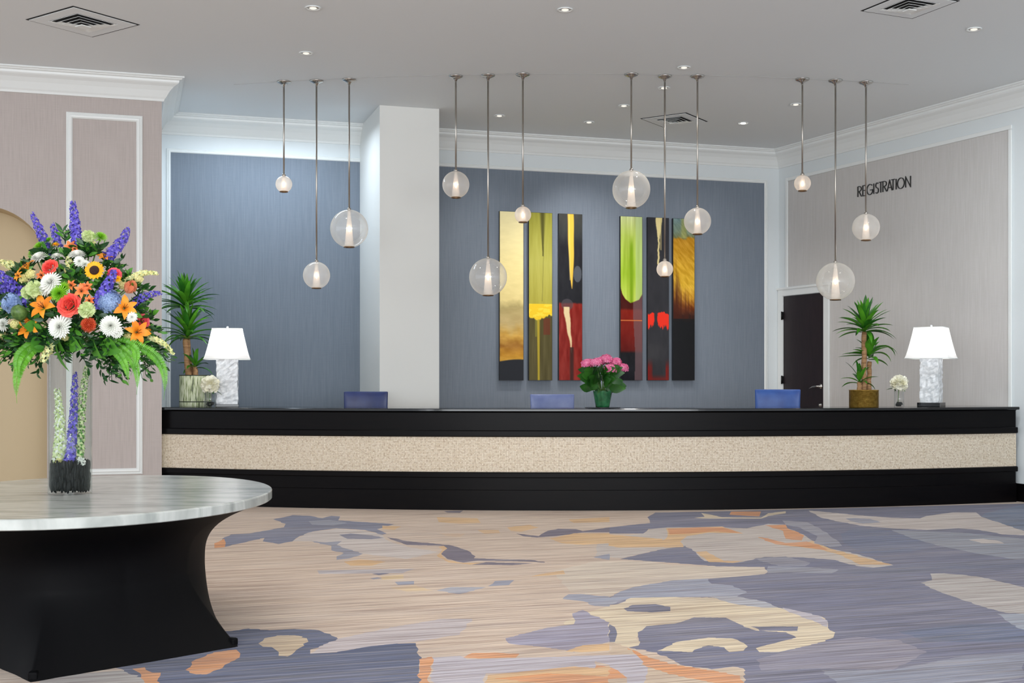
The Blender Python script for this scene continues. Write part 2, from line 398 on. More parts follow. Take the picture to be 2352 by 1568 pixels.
# ------------------------------------------------------------ carpet
A = lambda L: [(450 + x / 2.4758, 1150 + y / 2.4758) for x, y in L]
B = lambda L: [(1400 + x / 2.4706, 1150 + y / 2.4706) for x, y in L]
C_BEIGE, C_SLATE, C_NAVY, C_PURP = (212, 191, 171), (106, 107, 134), (72, 82, 118), (104, 94, 114)
C_LIGHT, C_CREAM, C_LILAC, C_BLUEG, C_OR, C_OR2, C_TAN = (206, 196, 190), (224, 208, 178), (190, 184, 194), (152, 157, 176), (222, 152, 92), (224, 184, 130), (182, 176, 172)
shapes = [
 (B([(0,150),(230,125),(215,92),(260,66),(500,62),(2352,15),(3400,0),(3400,1700),(770,1700),(760,950),(700,940),(580,955),(430,935),(270,860),(110,832),(165,820),(160,740),(210,710),(370,695),(480,655),(560,545),(0,590),(0,545),(130,490),(360,450),(600,430),(600,370),(340,350),(60,330),(290,275),(430,255),(430,150),(220,160),(190,185),(0,185)]), C_SLATE),
 (B([(1400,150),(1600,170),(1750,215),(1860,250),(1700,290),(1450,300),(1330,240),(1310,190)]), (98, 106, 138)),
 (B([(1600,165),(2000,180),(2352,215),(2700,260),(2700,380),(2352,340),(2100,300),(1850,250),(1700,205)]), (142, 147, 162)),
 (B([(2352,20),(3200,10),(3200,160),(2352,170),(2230,130),(2110,90),(2130,70)]), (104, 118, 146)),
 (B([(1200,400),(1600,370),(1700,360),(2352,330),(2352,390),(1900,400),(1500,420)]), (98, 102, 130)),
 (B([(-60,215),(190,185),(230,160),(330,150),(600,150),(780,155),(900,130),(1000,135),(1010,155),(1100,190),(1150,225),(1250,270),(1400,300),(1610,365),(1500,378),(1400,368),(1280,335),(1100,320),(880,318),(760,345),(700,352),(540,340),(490,290),(430,255),(290,275),(60,325),(-80,310)]), (200, 190, 182)),
 (B([(320,155),(640,145),(760,185),(560,180),(440,200),(400,230),(420,262),(310,265),(300,225),(330,200)]), C_OR2),
 (B([(330,158),(500,150),(640,150),(760,185),(600,172),(460,185),(340,190)]), C_OR),
 (B([(840,205),(900,215),(1000,240),(1120,235),(1150,225),(1250,270),(1600,362),(1420,360),(1290,300),(1190,275),(940,245)]), C_OR2),
 (B([(840,205),(900,212),(1000,238),(1120,230),(1190,250),(1240,280),(1100,262),(940,245)]), C_OR),
 (B([(880,138),(1000,135),(1010,155),(1105,195),(1090,225),(1000,215),(985,170)]), C_OR),
 (B([(490,290),(550,285),(570,300),(650,340),(760,340),(700,352),(560,345)]), C_OR2),
 (B([(-5,190),(300,215),(310,262),(60,265),(-5,255)]), C_OR2),
 (B([(-320,400),(-100,345),(200,340),(340,362),(520,370),(880,375),(905,400),(880,415),(720,430),(360,455),(300,470),(130,490),(50,515),(0,540),(-220,520)]), (214, 200, 182)),
 (B([(50,520),(130,490),(360,450),(560,440),(580,470),(700,480),(780,520),(720,545),(350,545),(120,550),(0,590),(0,550)]), C_BLUEG),
 (B([(-260,690),(-120,630),(60,580),(120,550),(350,545),(560,548),(720,555),(880,585),(980,610),(1100,640),(1200,655),(1240,690),(1240,720),(1280,745),(1270,775),(1180,810),(960,857),(850,857),(830,835),(1060,775),(1000,745),(830,735),(740,700),(660,662),(480,660),(370,695),(210,710),(160,745),(165,820),(110,832),(0,800),(-160,790)]), C_CREAM),
 (B([(560,540),(720,542),(880,570),(960,605),(860,605),(740,590),(620,560)]), (178, 180, 190)),
 (B([(980,605),(1100,630),(1200,655),(1240,690),(1235,715),(1180,690),(1050,640)]), C_LILAC),
 (B([(80,610),(130,590),(260,585),(345,600),(345,625),(240,632),(100,625)]), C_SLATE),
 (B([(800,712),(1070,712),(1065,738),(850,735)]), C_SLATE),
 (B([(270,850),(380,800),(560,775),(700,780),(785,825),(760,850),(680,857),(650,830),(560,820),(480,845),(470,858)]), C_CREAM),
 (B([(0,700),(30,715),(30,800),(0,800)]), C_SLATE),
 (B([(0,800),(110,832),(180,870),(330,920),(430,940),(580,960),(700,945),(760,960),(765,1700),(0,1700)]), (206, 184, 158)),
 (B([(100,835),(180,870),(330,920),(430,940),(600,965),(740,990),(765,1050),(600,1033),(330,980),(210,940),(160,880)]), C_OR),
 (B([(-220,880),(150,870),(215,960),(200,1100),(80,1100),(100,1000),(0,930)]), C_LILAC),
 (B([(-120,925),(0,940),(100,1005),(0,1010)]), C_OR),
 (B([(1130,55),(1200,60),(1400,80),(1600,95),(1760,100),(1800,85),(1950,65),(2080,65),(2110,90),(2230,130),(2352,170),(2500,200),(2230,190),(2100,165),(1980,155),(1800,165),(1600,155),(1420,140),(1270,110),(1200,95)]), C_LIGHT),
 (B([(1340,100),(1390,97),(1480,102),(1540,122),(1440,128),(1370,115)]), C_BLUEG),
 (B([(1765,465),(1830,450),(1820,412),(1900,410),(2000,418),(2150,440),(2352,490),(2600,540),(2600,700),(2352,640),(2250,635),(2120,600),(1960,545),(1860,510)]), C_TAN),
 (B([(2040,220),(2120,215),(2200,225),(2240,242),(2110,240)]), C_LIGHT),
 (B([(980,110),(1120,120),(1200,160),(1300,230),(1320,255),(1250,262),(1160,240),(1180,200),(1080,150),(1000,135)]), (150, 150, 164)),
 (B([(820,325),(1000,315),(1140,350),(1110,370),(960,370),(870,345)]), (138, 138, 154)),
 (B([(900,370),(1120,375),(1300,390),(1260,410),(1000,405),(900,410)]), (145, 148, 164)),
 (B([(690,60),(860,60),(850,88),(680,78)]), C_OR),
 (B([(480,95),(540,90),(520,68),(640,92),(860,95),(900,70),(1000,58),(1000,70),(900,85),(860,100),(640,100),(530,100)]), C_CREAM),
 (B([(830,900),(1200,800),(1400,770),(1640,790),(1800,860),(1600,960),(1180,950),(860,960)]), (134, 130, 148)),
 (B([(1200,960),(1600,960),(2000,880),(2352,860),(2352,1000),(1900,1100),(1400,1120)]), (134, 138, 156)),
 (B([(1640,740),(2000,700),(2352,690),(2700,740),(2352,800),(1800,800)]), (90, 100, 132)),
 (B([(2200,640),(2352,640),(2700,700),(2700,760),(2352,730),(2280,700)]), (150, 158, 174)),
 (A([(440,105),(550,80),(650,85),(720,98),(770,85),(820,88),(810,110),(880,115),(1130,132),(1030,160),(1085,185),(1060,192),(960,165),(800,155),(660,175),(590,200),(550,230),(470,245),(380,230),(390,210),(160,262),(150,215),(200,190),(300,185),(500,150),(510,130)]), (120, 124, 148)),
 (A([(640,115),(760,108),(860,125),(780,140),(660,135)]), (150, 154, 170)),
 (A([(550,228),(640,180),(800,158),(960,170),(1060,192),(1100,230),(1200,260),(1380,290),(1200,330),(950,300),(830,270),(760,235),(660,230)]), (208, 198, 192)),
 (A([(815,192),(880,185),(1000,195),(1070,210),(1000,218),(860,215)]), (130, 130, 150)),
 (A([(640,228),(740,235),(830,228),(800,250),(850,270),(950,300),(880,325),(800,335),(800,315),(840,295),(770,280),(770,255)]), (148, 150, 166)),
 (A([(1060,200),(1200,228),(1330,240),(1450,252),(1540,280),(1590,315),(1580,325),(1750,332),(1900,335),(2010,352),(1900,345),(1750,342),(1600,340),(1520,350),(1430,330),(1390,300),(1430,270),(1410,255),(1200,250)]), C_PURP),
 (A([(1380,262),(1410,255),(1430,270),(1395,300),(1430,335),(1520,352),(1640,352),(1560,362),(1440,350),(1370,310),(1400,275)]), C_OR2),
 (A([(1570,362),(1650,348),(1780,352),(1920,355),(1800,365)]), C_PURP),
 (A([(1820,185),(1900,195),(1950,200),(2000,170),(2060,158),(2160,160),(2200,172),(2352,150),(2352,178),(2200,180),(2050,200),(1940,208),(1860,200)]), C_PURP),
 (A([(2010,215),(2150,184),(2352,184),(2352,240),(2200,250),(2080,240)]), C_OR2),
 (A([(1770,150),(1900,135),(1950,150),(1850,175),(1790,170)]), C_OR2),
 (A([(1370,92),(1600,98),(1620,125),(1500,130),(1380,120)]), C_OR2),
 (A([(2120,105),(2352,92),(2352,120),(2150,125)]), C_OR2),
 (A([(1600,165),(1720,165),(1730,182),(1640,186)]), C_OR2),
 (A([(1060,140),(1170,145),(1130,165),(1060,160)]), C_OR2),
 (A([(1410,58),(1520,55),(1500,68),(1430,66)]), C_PURP),
 (A([(1380,182),(1530,185),(1500,205),(1420,200)]), (218, 190, 160)),
 (A([(105,240),(160,215),(165,262),(105,268)]), C_OR),
 (A([(840,345),(940,332),(1080,345),(1000,368),(880,368)]), C_OR2),
 (A([(1110,492),(1250,480),(1350,510),(1200,515)]), (222, 196, 158)),
 (A([(1990,410),(2090,395),(2100,415),(1900,430)]), C_OR2),
 (A([(1050,430),(1180,418),(1180,442),(1060,448)]), (222, 196, 150)),
 (A([(1000,415),(1060,408),(1100,412),(1040,422)]), C_SLATE),
 (A([(990,440),(1030,434),(1060,440),(1010,446)]), C_BLUEG),
 (A([(690,395),(1250,385),(1180,410),(700,415)]), (186, 180, 184)),
 (A([(1660,485),(1700,455),(1810,450),(1780,478)]), C_BLUEG),
 (A([(1370,510),(1450,490),(1650,490),(1500,530)]), (172, 174, 186)),
 (A([(1130,460),(1240,455),(1240,475),(1150,478)]), C_BLUEG),
 (A([(2085,555),(2120,530),(2200,530),(2352,545),(2352,600),(2260,595),(2200,570)]), C_BLUEG),
 (A([(2260,320),(2352,300),(2352,335)]), C_BLUEG),
 (A([(2140,640),(2200,620),(2240,640),(2352,690),(2352,800),(2150,860),(2050,840),(1780,810),(1760,780),(2000,720),(2150,700)]), (158, 154, 176)),
 (A([(-900,1000),(-361,960),(-310,990),(-250,1100),(-250,1700),(-900,1700)]), C_TAN),
 (A([(200,740),(300,725),(420,735),(560,728),(700,735),(770,765),(810,790),(750,815),(650,845),(650,868),(800,860),(950,830),(1100,812),(1250,808),(1270,880),(1285,890),(1270,950),(1290,1010),(1280,1700),(-200,1700),(-180,1050),(-600,900),(0,740)]), C_NAVY),
 (A([(355,810),(390,780),(460,765),(560,763),(630,780),(640,800),(590,835),(560,860),(520,885),(470,880),(445,840),(430,830),(380,828)]), (206, 184, 152)),
 (A([(0,900),(100,860),(230,845),(248,890),(165,930),(150,950),(60,985),(0,985),(-60,960)]), C_OR),
 (A([(-361,955),(-290,945),(-250,975),(-200,975),(-215,1010),(-180,1050),(-260,1050),(-310,990)]), C_OR),
 (A([(650,868),(700,830),(820,780),(1100,720),(1400,670),(1570,670),(1500,760),(1250,800),(1000,825),(800,858)]), (198, 188, 190)),
 (A([(1340,890),(1500,880),(1540,900),(2270,880),(2260,960),(1650,980),(1640,1035),(1640,1700),(1320,1700),(1340,980)]), C_LILAC),
 (A([(1270,900),(1340,885),(1340,960),(1320,1000),(1330,1700),(1290,1700),(1270,950)]), C_OR),
 (A([(1520,890),(1570,865),(1700,862),(1840,870),(1820,890),(1600,895)]), C_OR),
 (A([(1640,1035),(1660,990),(2150,940),(2280,950),(2352,940),(2352,1700),(1640,1700)]), (218, 176, 124)),
 (A([(1700,1010),(2000,980),(2150,985),(2352,1000),(2352,1060),(1900,1030)]), C_OR),
 (A([(2100,855),(2200,820),(2352,810),(2352,850),(2200,860)]), C_OR2),
]
rr = random.Random(3)
polys = []
for pts, c in shapes:
    w = [on_z(x, max(y, 1120), 0) for x, y in pts]; out = []
    for i in range(len(w)):
        a, b = w[i], w[(i + 1) % len(w)]; L = (b - a).length
        px_len = math.hypot(pts[i][0] - pts[(i + 1) % len(w)][0], pts[i][1] - pts[(i + 1) % len(w)][1])
        k = max(1, min(40, int(px_len / 7)))
        for j in range(k):
            p = a.lerp(b, j / k)
            if j:      # woven edge: small steps along the pile direction
                s = rr.uniform(-.014, .014); p = p + Vector((math.cos(YAW), math.sin(YAW), 0)) * s
            out.append((p.x, p.y))
    polys.append((out, c))
X0, X1, Y0, Y1 = -13, 15, -6, 21
vs = [Vector((X0, Y0)), Vector((X1, Y0)), Vector((X1, Y1)), Vector((X0, Y1))]; es = []; 
es += [(0, 1), (1, 2), (2, 3), (3, 0)]
for out, c in polys:
    o = len(vs); vs += [Vector((min(max(x, X0 + .1), X1 - .1), min(max(y, Y0 + .1), Y1 - .1))) for x, y in out]
    es += [(o + i, o + (i + 1) % len(out)) for i in range(len(out))]
res = delaunay_2d_cdt(vs, es, [], 1, 1e-5)
V = np.array([(p.x, p.y) for p in res[0]]); Fc = [tuple(f) for f in res[2]]
cen = np.array([V[list(f)].mean(0) for f in Fc])
idx = np.full(len(Fc), -1)
for k, (out, c) in enumerate(polys):
    p = np.array(out); q = np.roll(p, -1, 0); ins = np.zeros(len(cen), bool)
    for (x1, y1), (x2, y2) in zip(p, q):
        if y1 == y2: continue
        cond = ((cen[:, 1] < y1) != (cen[:, 1] < y2)) & (cen[:, 0] < (x2 - x1) * (cen[:, 1] - y1) / (y2 - y1) + x1)
        ins ^= cond
    idx[ins] = k
me = bpy.data.meshes.new('floor'); me.from_pydata([(x, y, 0) for x, y in V], [], Fc)
ca = me.color_attributes.new('pile', 'FLOAT_COLOR', 'CORNER')
cols = []
for f, k in zip(Fc, idx):
    c = lin(C_BEIGE if k < 0 else polys[k][1]); cols += [(*c, 1)] * len(f)
ca.data.foreach_set('color', np.array(cols, dtype=np.float32).ravel())
m = mat('patterned_carpet', (200, 180, 160), .95, spec=.1, sheen=.15)
at_ = nn(m, 'ShaderNodeAttribute', attribute_name='pile')
tc = nn(m, 'ShaderNodeTexCoord'); mpa = nn(m, 'ShaderNodeMapping')
mpa.inputs['Rotation'].default_value = (0, 0, -YAW)
lk(m, tc.outputs['Object'], mpa.inputs[0])
def streak(sx, sy, sc, det, lo, hi):
    mp = nn(m, 'ShaderNodeMapping'); mp.inputs['Scale'].default_value = (sx, sy, 1); lk(m, mpa.outputs[0], mp.inputs[0])
    n = nn(m, 'ShaderNodeTexNoise'); n.inputs['Scale'].default_value = sc; n.inputs['Detail'].default_value = det; n.inputs['Roughness'].default_value = .6
    lk(m, mp.outputs[0], n.inputs['Vector'])
    r = nn(m, 'ShaderNodeMapRange'); r.inputs[1].default_value = lo; r.inputs[2].default_value = hi; lk(m, n.outputs['Fac'], r.inputs[0]); return r.outputs[0]
def mixc(fac, a, b, mode='MIX'):
    x = nn(m, 'ShaderNodeMix', data_type='RGBA', blend_type=mode)
    if hasattr(fac, 'default_value') or hasattr(fac, 'node'): lk(m, fac, x.inputs[0])
    else: x.inputs[0].default_value = fac
    for k, s in ((6, a), (7, b)):
        if isinstance(s, tuple): x.inputs[k].default_value = (*lin(s), 1)
        else: lk(m, s, x.inputs[k])
    return x.outputs[2]
s1 = streak(.5, 14, 1.6, 4, .46, .62); s2 = streak(1.3, 62, 1.4, 3, .44, .62); s3 = streak(.35, 3, 1.0, 4, .45, .7); s4 = streak(.8, 44, 1.5, 3, .52, .64)
def mul(a, k):
    x = nn(m, 'ShaderNodeMath', operation='MULTIPLY'); lk(m, a, x.inputs[0]); x.inputs[1].default_value = k; return x.outputs[0]
col = mixc(mul(s1, .8), at_.outputs['Color'], (206, 194, 190), 'MULTIPLY')
col = mixc(mul(s3, .16), col, (205, 198, 196))
col = mixc(mul(s2, .85), col, (186, 180, 182), 'MULTIPLY')
col = mixc(mul(s4, .2), col, (222, 212, 206))
lk(m, col, bsdf(m).inputs['Base Color'])
bn = nn(m, 'ShaderNodeTexNoise'); bn.inputs['Scale'].default_value = 260; lk(m, tc.outputs['Object'], bn.inputs['Vector'])
bp = nn(m, 'ShaderNodeBump'); bp.inputs['Strength'].default_value = .35; bp.inputs['Distance'].default_value = .004; lk(m, bn.outputs['Fac'], bp.inputs['Height']); lk(m, bp.outputs[0], bsdf(m).inputs['Normal'])
me.materials.append(m); me.update()
fl = bpy.data.objects.new('floor', me); COL.objects.link(fl)
# carpet faces must look up
if me.polygons[0].normal.z < 0: me.flip_normals()
struct(fl, 'patterned carpet of beige, slate blue and orange streaked patches', 'floor')

# ------------------------------------------------------------ reception desk (a shallow arc bowing into the room)
dc, dr = circle3((-3.95, 13.84), (.34, 13.11), (5.74, 14.06))
a0 = ang_of((-3.93, 13.86), dc); a1 = ang_of((5.70, 14.05), dc)
desk_anchor = Vector((dc[0], dc[1] - dr, 0))
lc = Vector(dc) - desk_anchor
dk = thing('reception_desk', 'long curved black reception desk with a pale mosaic tile band', 'reception desk', desk_anchor)
def band(name, prof, m, da=0, bevel=0, n=120, **k):
    mb = MB(); arc_band(mb, lc, [(dr + r, z) for r, z in prof], a0 + da, a1 - da, n); return mb.build(name, m, dk, bevel=bevel, **k)
band('plinth', [(-.62, 0), (.012, 0), (.012, .212), (.006, .216), (-.62, .216)], espresso)
band('lower_panel', [(-.62, .216), (0, .216), (0, .345), (-.62, .345)], espresso)
band('ledge', [(-.6, .345), (.028, .345), (.034, .352), (.034, .395), (.022, .405), (-.6, .405)], espresso)
# mosaic with its own running coordinates
mb = MB(); nseg = 120; pr = [(-.03, .405), (.006, .405), (.006, .777), (-.03, .777)]
arc_band(mb, lc, [(dr + r, z) for r, z in pr], a0, a1, nseg)
mm = mat('stone_mosaic', (215, 200, 175), .45)
uvn = nn(mm, 'ShaderNodeUVMap'); br = nn(mm, 'ShaderNodeTexBrick'); br.offset = 0; br.squash = 1
for k_, v_ in (('Scale', 1.0), ('Mortar Size', .0016), ('Mortar Smooth', .3), ('Brick Width', .0165), ('Row Height', .0165), ('Bias', -.1)): br.inputs[k_].default_value = v_
br.inputs['Color1'].default_value = (*lin((242, 232, 214)), 1); br.inputs['Color2'].default_value = (*lin((222, 208, 184)), 1); br.inputs['Mortar'].default_value = (*lin((168, 148, 126)), 1)
lk(mm, uvn.outputs[0], br.inputs['Vector'])
ns = nn(mm, 'ShaderNodeTexNoise'); ns.inputs['Scale'].default_value = 45; ns.inputs['Detail'].default_value = 2; lk(mm, uvn.outputs[0], ns.inputs['Vector'])
rp = ramp(mm, [(.35, (196, 178, 160)), (.5, (255, 255, 255)), (.72, (238, 226, 214))]); lk(mm, ns.outputs['Fac'], rp.inputs[0])
mx = nn(mm, 'ShaderNodeMix', data_type='RGBA', blend_type='MULTIPLY'); mx.inputs[0].default_value = .6; lk(mm, br.outputs['Color'], mx.inputs[6]); lk(mm, rp.outputs[0], mx.inputs[7]); lk(mm, mx.outputs[2], bsdf(mm).inputs['Base Color'])
bp = nn(mm, 'ShaderNodeBump'); bp.inputs['Strength'].default_value = .4; bp.inputs['Distance'].default_value = .003; bp.invert = True; lk(mm, br.outputs['Fac'], bp.inputs['Height']); lk(mm, bp.outputs[0], bsdf(mm).inputs['Normal'])
mo = mb.build('mosaic_band', mm, dk); uvl = mo.data.uv_layers.new(name='UVMap')
for poly in mo.data.polygons:
    for li in poly.loop_indices:
        co = mo.data.vertices[mo.data.loops[li].vertex_index].co
        uvl.data[li].uv = ((math.atan2(co.y - lc.y, co.x - lc.x) + PI) * dr, co.z)
band('ledge', [(-.6, .777), (.022, .777), (.034, .787), (.034, .838), (.026, .846), (-.6, .846)], espresso)
band('fascia', [(-.6, .846), (0, .846), (0, 1.032), (.02, 1.044), (-.6, 1.044)], espresso)
band('countertop', [(-.68, 1.044), (.05, 1.044), (.058, 1.05), (.058, 1.07), (.05, 1.076), (-.68, 1.076)], black_gloss)
band('back_panel', [(-.62, .405), (-.6, .405), (-.6, 1.044), (-.62, 1.044)], espresso)
CT = 1.076
def on_desk(px, inset):
    """point on the countertop seen at column px, inset metres behind the front edge"""
    t = (px - CX) / F; lo, hi = 12.5, 16
    for _ in range(40):
        mid = (lo + hi) / 2
        if math.hypot(t * mid - dc[0], mid - dc[1]) > dr - inset: lo = mid
        else: hi = mid
    return Vector((t * mid, mid, CT))
# ------------------------------------------------------------ ceiling vents
def vent(corners, label, name='ceiling_vent'):
    q = [on_z(x, y, CEIL) for x, y in corners]      # left, far, right, near
    c = sum(q, Vector()) / 4
    dv = (q[2] - q[0]); ang = math.atan2(dv.y, dv.x) - PI / 4
    s = ((q[2] - q[0]).length + (q[1] - q[3]).length) / 2 / math.sqrt(2)
    t = thing(name, label, 'air vent', c, ang, 'square air vents in the ceiling')
    h = s / 2
    mb = MB(); mb.box(-h, h, -h, h, -.003, -.001); mb.build('shadow_gap', darkm, t)
    mb = MB(); g = .02; w = .30 * s; k = h - g
    for x0, x1, y0, y1 in ((-k, k, -k, -w), (-k, k, w, k), (-k, -w, -w, w), (w, k, -w, w)): mb.box(x0, x1, y0, y1, -.008, -.003)
    mb.build('cover_panel', ceilp, t, bevel=.002)
    mb = MB(); mb.box(-w, w, -w, w, -.005, -.003); mb.build('backing', darkm, t)
    for i, (r, z) in enumerate(((w, -.01), (w * .8, -.018), (w * .6, -.026), (w * .4, -.034))):
        mb = MB(); wd = .012; r2 = r - .035
        vs = []
        for rr_, zz in ((r, z), (r2, z + .014), (r2, z + .012), (r, z - .003)):
            vs += [(-rr_, -rr_, zz), (rr_, -rr_, zz), (rr_, rr_, zz), (-rr_, rr_, zz)]
        mb.add(vs, [(a * 4 + b, a * 4 + (b + 1) % 4, ((a + 1) % 4) * 4 + (b + 1) % 4, ((a + 1) % 4) * 4 + b) for a in range(4) for b in range(4)])
        mb.build('louvre', trimp, t)
    mb = MB(); mb.box(-w * .24, w * .24, -w * .24, w * .24, -.05, -.04); mb.build('centre_plate', trimp, t, bevel=.003)
    return t
vent([(57.4, 45.2), (174, 13.4), (326, 57.4), (203, 83)], 'large square ceiling vent above the taupe wall at far left')
vent([(1955, 22), (2085, -8), (2226, -6), (2095, 42)], 'square ceiling vent cut by the top edge at far right')
vent([(1470, 272), (1548, 259), (1640, 279.5), (1535, 290)], 'small-looking square ceiling vent between the pendants above the right art panels')

# recessed downlights
dl = [(719, 17, 'recessed downlight near the top edge above the left pendant trio', 0), (703, 121, 'recessed downlight just in front of the left pendant trio', 0),
      (1298, 21, 'recessed downlight at top centre of the ceiling', 0), (2237, 66, 'recessed downlight below the far right vent', 0),
      (1571, 154, 'recessed downlight just in front of the third pendant trio', 0), (1525, 201, 'recessed downlight behind the tall rod of the third pendant trio', 0),
      (1433, 242, 'recessed downlight left of the small vent, by the big globe rod', 0), (1828, 239, 'recessed downlight beside the rod of the right trio small globe', 0),
      (1707, 282, 'bright lit recessed downlight right of the small vent', 1), (1147, 265, 'recessed downlight behind the second pendant trio right of the column', 0), (1353, 280, 'small far recessed downlight left of the small vent', 0)]
glow_soft = emit_mat('dim_downlight', (255, 248, 236), .8); glow_hot = emit_mat('lit_downlight', (255, 250, 240), 6)
proto_dl = None
for x, y, lab, hot in dl:
    c = on_z(x, y, CEIL)
    t = thing('ceiling_light', lab, 'ceiling light', c, 0, 'recessed downlights in the ceiling')
    mb = MB(); mb.lathe([(.052, -.001), (.07, -.001), (.074, -.006), (.07, -.012), (.056, -.008), (.052, -.001)], 28, cap=False); mb.build('trim_ring', trimp, t)
    mb = MB(); mb.lathe([(.05, -.001), (.05, -.004)], 24); mb.build('reflector', chrome, t)
    mb = MB(); mb.lathe([(.03, -.004), (.034, -.008), (.022, -.014), (0.001, -.016)], 20); mb.build('bulb', glow_hot if hot else glow_soft, t)
    ld = bpy.data.lights.new('downlight', 'SPOT'); ld.energy = 60 if hot else 28; ld.spot_size = 1.9; ld.spot_blend = .8; ld.shadow_soft_size = .06; ld.color = (1, .95, .88)
    lo = bpy.data.objects.new('downlight', ld); COL.objects.link(lo); lo.parent = t; lo.location = (0, 0, -.03)

# ------------------------------------------------------------ globe pendants
gl_big = glass_mat('seeded_glass_large', .25, body_c=(250, 248, 242)); gl_mid = glass_mat('seeded_glass_medium', .36, body_c=(242, 240, 236)); gl_small = glass_mat('seeded_glass_small', .5, body_c=(246, 243, 238))
def glow_tube():
    m = mat('frosted_diffuser', (240, 232, 222), .6)
    b = bsdf(m); b.inputs['Emission Color'].default_value = (*lin((255, 232, 212)), 1); b.inputs['Emission Strength'].default_value = .16
    tr = nn(m, 'ShaderNodeBsdfTransparent'); mx = nn(m, 'ShaderNodeMixShader'); mx.inputs[0].default_value = .55
    lk(m, tr.outputs[0], mx.inputs[2]); lk(m, b.outputs[0], mx.inputs[1]); lk(m, mx.outputs[0], m.node_tree.nodes['Material Output'].inputs[0]); return m
diff = glow_tube(); bulb_m = emit_mat('warm_bulb', (255, 224, 190), 14); brass = mat('brass_ring', (140, 112, 84), .35, metal=1)
pend = [(650, 423, 38, 'small glass globe pendant, leftmost of the left trio'), (727, 632, 62, 'medium glass globe pendant hanging lowest in the left trio'), (803, 525, 87, 'large glass globe pendant in the left trio, overlapping the blue wall edge by the column'),
        (1050, 424, 62, 'medium glass globe pendant just right of the column'), (1119, 636, 87, 'large glass globe pendant hanging low over the cream painting edge'), (1198, 493, 38, 'small glass globe pendant between the two leftmost paintings'),
        (1448, 435, 87, 'large glass globe pendant above the green painting'), (1527, 618, 38, 'small glass globe pendant in front of the dark painting with red splash'), (1608, 508, 62, 'medium glass globe pendant beside the golden painting top'),
        (1844, 421, 38, 'small glass globe pendant high above the dark door'), (1918, 646, 87, 'large glass globe pendant covering the dark door corner'), (1992, 522, 62, 'medium glass globe pendant under the REGISTRATION letters')]
for (x, y), (gx, gy, d, lab) in zip(cans, pend):
    c = on_z(x, y, CEIL); Y = c.y; sc = Y / F; r = d / 2 * sc; gz = EYE + (HY - gy) * sc - CEIL
    t = thing('globe_pendant', lab, 'pendant light', c, 0, 'glass globe pendants over the reception desk')
    mb = MB(); mb.lathe([(.0, -.001), (.078, -.001), (.08, -.008), (.07, -.018), (.04, -.03), (.018, -.042), (.012, -.06), (.0, -.062)], 32, cap=False); mb.build('canopy', chrome, t)
    top = gz + r * .97
    mb = MB(); mb.tube([(0, 0, -.05), (0, 0, top + .02)], .0095, 12); mb.build('rod', nickel, t)
    mb = MB(); a1_ = math.asin(.15); a2_ = math.asin(min(.9, .032 / r + .12))
    prof = [(r * math.sin(a), gz + r * math.cos(a)) for a in np.linspace(a1_, PI - a2_, 26)]
    mb.lathe(prof, 40, cap=False); go = mb.build('glass_globe', gl_big if d > 80 else gl_mid if d > 50 else gl_small, t)
    rb = r * math.sin(a2_); zb = gz - r * math.cos(a2_)
    mb = MB(); mb.lathe([(.012, top + .01), (.014, top - .01), (.014 + (rb * .9 - .014) * .5, gz), (rb * .9, zb + .002)], 24, cap=False); mb.build('diffuser', diff, t)
    mb = MB(); mb.lathe([(rb * .8, zb + .003), (rb + .004, zb + .003), (rb + .004, zb - .008), (rb * .8, zb - .008), (rb * .8, zb + .003)], 28, cap=False); mb.build('bottom_ring', brass, t)
    mb = MB(); mb.lathe([(.011, top + .03), (.02, top + .02), (.022, top), (.012, top - .004)], 18); mb.build('socket_cap', nickel, t)
    mb = MB(); mb.lathe([(.001, gz + .03), (.008, gz + .015), (.012, gz - .01), (.008, gz - .028), (.001, gz - .032)], 14, cap=False); mb.build('bulb', bulb_m, t)

# ------------------------------------------------------------ paintings
def h1(x, s): 
    v = np.sin(x * 12.9898 + s * 78.233) * 43758.5453; return v - np.floor(v)
def vn(x, y, s=0):
    xi, yi = np.floor(x), np.floor(y); fx, fy = x - xi, y - yi; fx = fx * fx * (3 - 2 * fx); fy = fy * fy * (3 - 2 * fy)
    def h(a, b): v = np.sin(a * 127.1 + b * 311.7 + s * 74.7) * 43758.5453; return v - np.floor(v)
    return (h(xi, yi) * (1 - fx) + h(xi + 1, yi) * fx) * (1 - fy) + (h(xi, yi + 1) * (1 - fx) + h(xi + 1, yi + 1) * fx) * fy
def fbm(x, y, s=0): return (vn(x, y, s) + .5 * vn(x * 2.1, y * 2.1, s + 1) + .25 * vn(x * 4.3, y * 4.3, s + 2)) / 1.75
def ss(a, b, x): t = np.clip((x - a) / (b - a), 0, 1); return t * t * (3 - 2 * t)
def over(c, k, col): return c + (np.array(col, float) - c) * np.clip(k, 0, 1)[..., None]
def grad(w, stops):
    out = np.zeros(w.shape + (3,))
    for i in range(3): out[..., i] = np.interp(w, [s[0] for s in stops], [s[1][i] for s in stops])
    return out
def paint_1(u, w):
    n = fbm(u * 4, w * 22, 1) - .5; st = fbm(u * 3, w * 60, 2) - .5
    c = grad(w + n * .05, [(0, (240, 228, 176)), (.35, (240, 222, 156)), (.52, (232, 212, 144)), (.57, (178, 160, 104)), (.66, (196, 172, 116)), (.74, (206, 160, 70)), (.8, (160, 108, 36)), (.85, (196, 140, 40)), (.89, (214, 164, 60))])
    c += (st * 12)[..., None] * (1 + 2 * ss(.5, .8, w))[..., None]
    c = over(c, ss(.885, .892, w + .012 * np.sin(u * 2)), (34, 35, 40)); return c
